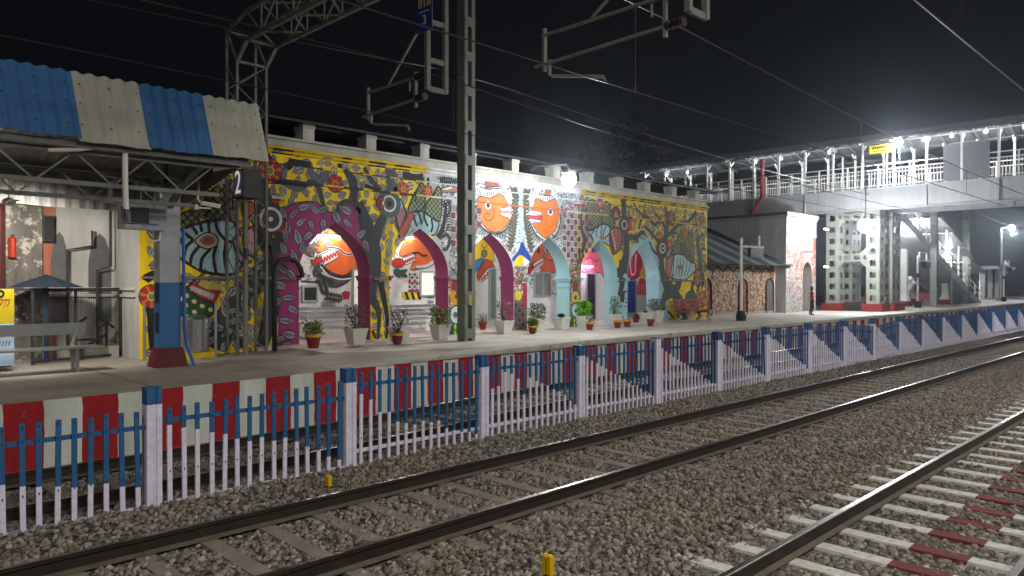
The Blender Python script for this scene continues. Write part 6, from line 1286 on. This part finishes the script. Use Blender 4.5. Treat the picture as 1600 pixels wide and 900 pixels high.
def pot(x, y, white, kind, cols, label, h=.55, r=.3, n=150, rim=False, s=1., z=None):
    s *= .9; h *= .82; r *= .85
    z = .93 if z is None else z; t = thing('potted_plant', (x, y, z), label, 'potted plant', 'potted plants before the arches')
    b = MB()
    if white: b.lathe(x, y, [(.17*s, z), (.18*s, z+.03), (.245*s, z+.43*s), (.26*s, z+.43*s), (.26*s, z+.47*s), (.22*s, z+.47*s), (.21*s, z+.42*s)], 4, 0, sq=True); m = mat('white_planter', '#c2c2ba', rough=.5, var=.12, scale=4)
    else: b.lathe(x, y, [(.1*s, z), (.15*s, z+.22*s), (.165*s, z+.22*s), (.165*s, z+.29*s), (.14*s, z+.29*s), (.13*s, z+.24*s)], 14); m = mat('red_clay_pot', '#6e2018', rough=.6, var=.2, scale=6)
    b.build('pot', m, t); zt = z+(.43 if white else .25)*s
    if rim: b = MB(); b.lathe(x, y, [(.168*s, z+.225*s), (.17*s, z+.285*s)], 14); b.build('painted_rim', mat('yellow_rim_paint', '#b98f16', rough=.6), t)
    b = MB(); b.lathe(x, y, [((.2 if white else .12)*s, zt-.02), ((.19 if white else .11)*s, zt)], 10); b.build('soil', mat('soil', '#241c15', rough=1), t)
    b = MB()
    if kind == 'bush': 
        for k in range(7): a = random.uniform(0, 6.28); b.tube([(x, y, zt-.02), (x+.4*r*math.cos(a), y+.4*r*math.sin(a), zt+h*.5), (x+.8*r*math.cos(a), y+.8*r*math.sin(a), zt+h*random.uniform(.7, 1))], [.012, .008, .004], 5)
        b.build('stem', mat('plant_stem', '#4a3d2a', rough=.9), t); b = MB()
    foliage(b, (x, y, zt), r, h, n, kind, cols); b.build('foliage', LEAFM, t); return t
GR, BG, DG, GY = ['#5a7a2c', '#47682a', '#7d8f3c'], ['#7fbf1f', '#93cf2a', '#66a81c'], ['#2c3a24', '#3a4a2c', '#28321f'], ['#6a6a5c', '#575a4c', '#7a7668']
pot(10.45, 16.25, True, 'bush', GY, 'tall white planter with grey leafy twigs at the magenta leafy arch', .75, .42, 260)
pot(11.6, 15.95, True, 'bush', GY, 'white planter with sparse dry twigs right of the tree pier', .6, .35, 110)
pot(13.15, 16.15, True, 'bush', GR, 'white planter with a full leafy green bush beside the steel mast', .62, .42, 520)
pot(15.95, 16.45, True, 'bush', GY+['#8a5a5a'], 'white planter with a thin tall shrub before the third arch', .8, .35, 170)
pot(17.5, 16.5, True, 'bush', DG+GY, 'white planter with a round grey green bush beside the checked pier', .6, .42, 480)
pot(18.75, 16.55, True, 'spiky', DG, 'wide white planter with dark spiky leaves before the fourth arch', .3, .3, 170)
pot(20.35, 16.9, True, 'fern', BG, 'white planter with a bright lime green fern', 1.0, .45, 260)
pot(22.2, 16.95, True, 'bush', GR, 'white planter with a slender green shrub by the teal pier', .85, .22, 200)
pot(25.0, 17.0, True, 'bush', GY, 'wide white planter with a spreading grey bush in the sixth arch', .6, .5, 480, s=1.15)
pot(24.3, 17.0, True, 'spiky', DG, 'plain white planter with a short dark plant at the blue door', .2, .2, 60)
pot(9.15, 16.1, False, 'bush', GR, 'large red pot with yellow rim and drooping green plant', .4, .3, 330, True, 1.35)
pot(11.35, 15.7, False, 'bush', GY, 'red pot with yellow rim standing by the yellow tree pier', .25, .15, 60, True, 1.1)
pot(16.65, 18.2, False, 'bush', GY, 'small red pot at the back of the third arch', .35, .2, 70, z=.96)
pot(16.65, 15.9, False, 'fern', GR, 'red pot with yellow rim and fine green fronds at the checked pier', .4, .28, 130, True)
pot(19.4, 15.85, False, 'bush', GY, 'red pot with a wispy plant before the lime fern', .35, .22, 50, True)
pot(20.95, 15.85, False, 'spiky', DG, 'left one of the two red pots side by side near the teal pier', .08, .1, 20, True, 1.05); pot(21.65, 15.95, False, 'spiky', DG, 'right one of the two red pots side by side near the teal pier', .08, .1, 20, True, 1.05)
pot(24.0, 17.25, False, 'spiky', DG, 'small red pot with a tufted plant below the blue door', .3, .15, 50); pot(22.6, 15.6, False, 'spiky', DG, 'lone red pot nearest the platform edge before the sixth arch', .06, .1, 16)
# ================================================================ person in an orange vest
def person(x, y, zb, H, label):
    k = H/1.72; t = thing('person', (x, y, zb), label, 'person')
    J = {'pel': (0, 0, .95), 'ch': (0, .0, 1.25), 'nk': (0, 0, 1.46), 'hd': (0, .01, 1.6), 'ht': (0, .0, 1.7), 'ls': (-.18, 0, 1.4), 'le': (-.25, .04, 1.13), 'lw': (-.24, -.06, .9), 'lh': (-.23, -.09, .8), 'rs': (.18, 0, 1.4), 're': (.25, .05, 1.13), 'rw': (.24, -.03, .9), 'rh': (.23, -.05, .8), 'lp': (-.1, 0, .9), 'lk': (-.11, -.07, .5), 'la': (-.12, .05, .09), 'lt': (-.12, -.13, .04), 'rp': (.1, 0, .9), 'rk': (.11, .03, .5), 'ra': (.12, .13, .09), 'rt': (.13, -.03, .04)}
    Rr = {'pel': .15, 'ch': .16, 'nk': .06, 'hd': .095, 'ht': .07, 'ls': .07, 'le': .048, 'lw': .035, 'lh': .04, 'rs': .07, 're': .048, 'rw': .035, 'rh': .04, 'lp': .1, 'lk': .065, 'la': .045, 'lt': .04, 'rp': .1, 'rk': .065, 'ra': .045, 'rt': .04}
    E = [('pel', 'ch'), ('ch', 'nk'), ('nk', 'hd'), ('hd', 'ht'), ('ch', 'ls'), ('ls', 'le'), ('le', 'lw'), ('lw', 'lh'), ('ch', 'rs'), ('rs', 're'), ('re', 'rw'), ('rw', 'rh'), ('pel', 'lp'), ('lp', 'lk'), ('lk', 'la'), ('la', 'lt'), ('pel', 'rp'), ('rp', 'rk'), ('rk', 'ra'), ('ra', 'rt')]
    names = list(J); me = bpy.data.meshes.new('body'); me.from_pydata([tuple(c*k for c in J[n]) for n in names], [(names.index(a), names.index(b)) for a, b in E], [])
    o = bpy.data.objects.new('body_skin', me); COL.objects.link(o); o.modifiers.new('s', 'SKIN'); me.skin_vertices[0].data[0].use_root = True
    for i, n in enumerate(names): me.skin_vertices[0].data[i].radius = (Rr[n]*k, Rr[n]*k*(.72 if n in ('ch', 'pel') else 1))
    sd = o.modifiers.new('d', 'SUBSURF'); sd.levels = 2; sd.render_levels = 2; bpy.context.view_layer.update(); dg = bpy.context.evaluated_depsgraph_get(); m2 = bpy.data.meshes.new_from_object(o.evaluated_get(dg)); bpy.data.objects.remove(o)
    for m in (mat('skin', '#5a3a28', rough=.6), mat('navy_trousers', '#1a2030', rough=.8), mat('dark_shirt', '#23242a', rough=.8), BPLAS): m2.materials.append(m)
    for p in m2.polygons:
        z = p.center.z/k; p.use_smooth = True; p.material_index = 3 if z < .1 else 1 if z < .98 and abs(p.center.x/k) < .2 else 0 if z > 1.45 or z < .88 else 2
    bd = bpy.data.objects.new('body', m2); COL.objects.link(bd); bd.location = (x, y, zb); bd.rotation_euler.z = .5; WL[bd.name] = Vector((x, y, zb)); attach(bd, t)
    def wear(name, prof, m, c=0):
        b = MB(); n = 16; R0 = Matrix.Rotation(.5, 3, 'Z')
        for (rx, ry, z) in prof:
            for j in range(n): a = 6.2832*j/n; q = R0 @ Vector((rx*k*math.cos(a), ry*k*math.sin(a), z*k)); b.v.append((x+q.x, y+q.y, zb+q.z))
        for i in range(len(prof)-1):
            for j in range(n): b.f.append((i*n+j, i*n+(j+1) % n, (i+1)*n+(j+1) % n, (i+1)*n+j)); b.m.append(0); b.c.append((.5,)*3)
        return b.build(name, m, t)
    v = wear('safety_vest', [(.185, .14, .9), (.19, .145, 1.1), (.2, .145, 1.3), (.19, .12, 1.4), (.08, .08, 1.46)], mat('orange_vest', '#e8441c', rough=.7, emit=None))
    for z in (1.02, 1.2): o = wear('reflective_stripe', [(.2, .152, z), (.2, .152, z+.05)], mat('reflective_tape', '#c8c8c0', rough=.4)); o.parent = v; o.matrix_parent_inverse = Matrix.Translation(-WL[v.name])
    wear('hair', [(.1, .1, 1.62), (.105, .1, 1.68), (.07, .07, 1.74), (.01, .01, 1.76)], BPLAS)
    b = MB(); b.ball((x-.05*k, y-.1*k, zb+1.6*k), .018*k, 0, 6, 4); b.build('nose', MATS['skin'], t)
person(36.1, 15.4, .93, 1.4, 'man in an orange safety vest standing before the tower doorway')
# ================================================================ trees and far clutter
def tree(x, y, H, r, label, cols, n=2600, zb=.5, low=.25):
    t = thing('tree', (x, y, zb), label, 'tree', 'trees beyond the station'); b = MB(); b.tube([(x, y, zb), (x+.1*r, y, zb+H*.3), (x-.05*r, y, zb+H*.6), (x, y, zb+H*.85)], [.05*H*.6, .035*H*.6, .02*H*.6, .006*H], 8)
    for k in range(7): a = k*2.4; z = zb+H*(.3+.07*k); b.tube([(x, y, z), (x+r*.35*math.cos(a), y+r*.35*math.sin(a), z+H*.1), (x+r*.7*math.cos(a), y+r*.7*math.sin(a), z+H*.15)], [.012*H, .008*H, .003*H], 6)
    b.build('trunk', mat('tree_bark', '#3a3026', rough=1), t); cl = [(Vector((random.gauss(0, .45)*r, random.gauss(0, .45)*r, random.uniform(low, 1)*H)), random.uniform(.22, .42)*r) for _ in range(22)]; b = MB()
    for k in range(n):
        c, rr = random.choice(cl); d = Vector((random.gauss(0, 1), random.gauss(0, 1), random.gauss(0, .8))).normalized()*rr*random.random()**.4; p = Vector((x, y, zb))+c+d; s = random.uniform(.1, .24)*max(.6, H/10); u = Vector((random.gauss(0, 1), random.gauss(0, 1), random.gauss(0, 1))).normalized(); w = u.cross(Vector((random.gauss(0, 1), random.gauss(0, 1), random.gauss(0, 1)))).normalized(); c2 = tuple(q*random.uniform(.6, 1.2) for q in lin(random.choice(cols)))
        b.face([p-u*s, p+w*s*.5, p+u*s, p-w*s*.5], 0, c2)
    b.build('crown', LEAFM, t)
tree(61, 45, 17, 7, 'tall dark tree faintly visible in the night sky above the station roof', ['#0a0f07', '#0d1308'], 3400); tree(50, 40, 11, 4, 'dark tree behind the parapet end and footbridge', ['#161e10', '#1a2412'], 2600)
tree(84, 24, 5.2, 4.2, 'lamp lit bushy tree right of the footbridge stairs', ['#5a6a3c', '#4a5a34', '#6a6f4c'], 2600, .5, .05); tree(95, 25, 4.0, 4, 'low round tree behind the far lamp post', ['#4c5a38', '#5c6644'], 2000, .5, .05); tree(49, 31, 6, 3, 'small dark tree seen through the pierced trestle', ['#3a4630', '#4a5438'], 1500, .5, .1)
b = MB(); b.box(72, 140, 22, 22.3, .6, 1.7); tag(b.build('boundary_wall', REDP), 'low dark red wall running along the far end of the platform', 'wall')
for x, y, l in ((92, 20, 'small white shelter frame at the far right end of the platform'),):
    t = thing('far_shelter', (x, y, .93), l, 'shelter'); 
    for q in (-3, 0, 3): b = MB(); b.box(x+q-.2, x+q+.2, y-.2, y+.2, .93, 4.0); b.build('pillar', WSTEEL, t)
    b = MB(); b.box(x-4, x+4, y-1.5, y+1.5, 4.0, 4.3); b.build('roof', GRD, t)
for x, y, z, l in ((104, 17, 5.4, 'violet white lamp glowing low at the far right edge'),): t = thing('far_lamp', (x, y, z), l, 'lamp'); b = MB(); b.ball((x, y, z), .28, 0, 10, 7); b.build('bulb', mat('violet_glow', '#ffffff', emit=('#b9a8ff', 25)), t); b = MB(); b.tube([(x, y, .9), (x, y, z-.2)], .08, 8); b.build('pole', GREY, t); point((x, y-.3, z-.4), 250, (.8, .75, 1), .2, t)
# ================================================================ night sky
W = bpy.data.worlds.new('World'); S.world = W; W.use_nodes = True; nt = W.node_tree; bg = nt.nodes['Background']
sky = nt.nodes.new('ShaderNodeTexSky'); sky.sky_type = 'NISHITA'; sky.sun_disc = False; sky.sun_elevation = math.radians(-4); sky.sun_rotation = math.radians(60); sky.dust_density = 3
mx = nt.nodes.new('ShaderNodeMix'); mx.data_type = 'RGBA'; mx.inputs[0].default_value = .75; nt.links.new(sky.outputs['Color'], mx.inputs[6]); mx.inputs[7].default_value = (.075, .085, .11, 1)
nt.links.new(mx.outputs[2], bg.inputs['Color']); bg.inputs['Strength'].default_value = .02
hz = MB(); hz.box(-62, 262, -40, 120, -1.8, 40); ho = hz.build('haze', None or bpy.data.materials.new('haze_air')); ho['kind'] = 'stuff'; hm = ho.data.materials[0]; hm.use_nodes = True
for nn in list(hm.node_tree.nodes):
    if nn.type != 'OUTPUT_MATERIAL': hm.node_tree.nodes.remove(nn)
pv = hm.node_tree.nodes.new('ShaderNodeVolumePrincipled'); pv.inputs['Color'].default_value = (.8, .88, 1, 1); pv.inputs['Density'].default_value = .001; pv.inputs['Anisotropy'].default_value = .9
hm.node_tree.links.new(pv.outputs['Volume'], hm.node_tree.nodes['Material Output'].inputs['Volume'])
v = S.view_settings; v.view_transform = 'Standard'; v.look = 'None'; v.gamma = 1; v.exposure = EXPO
S.cycles.use_denoising = True; S.cycles.max_bounces = 5; S.cycles.diffuse_bounces = 3; S.cycles.glossy_bounces = 3; S.cycles.sample_clamp_indirect = 6
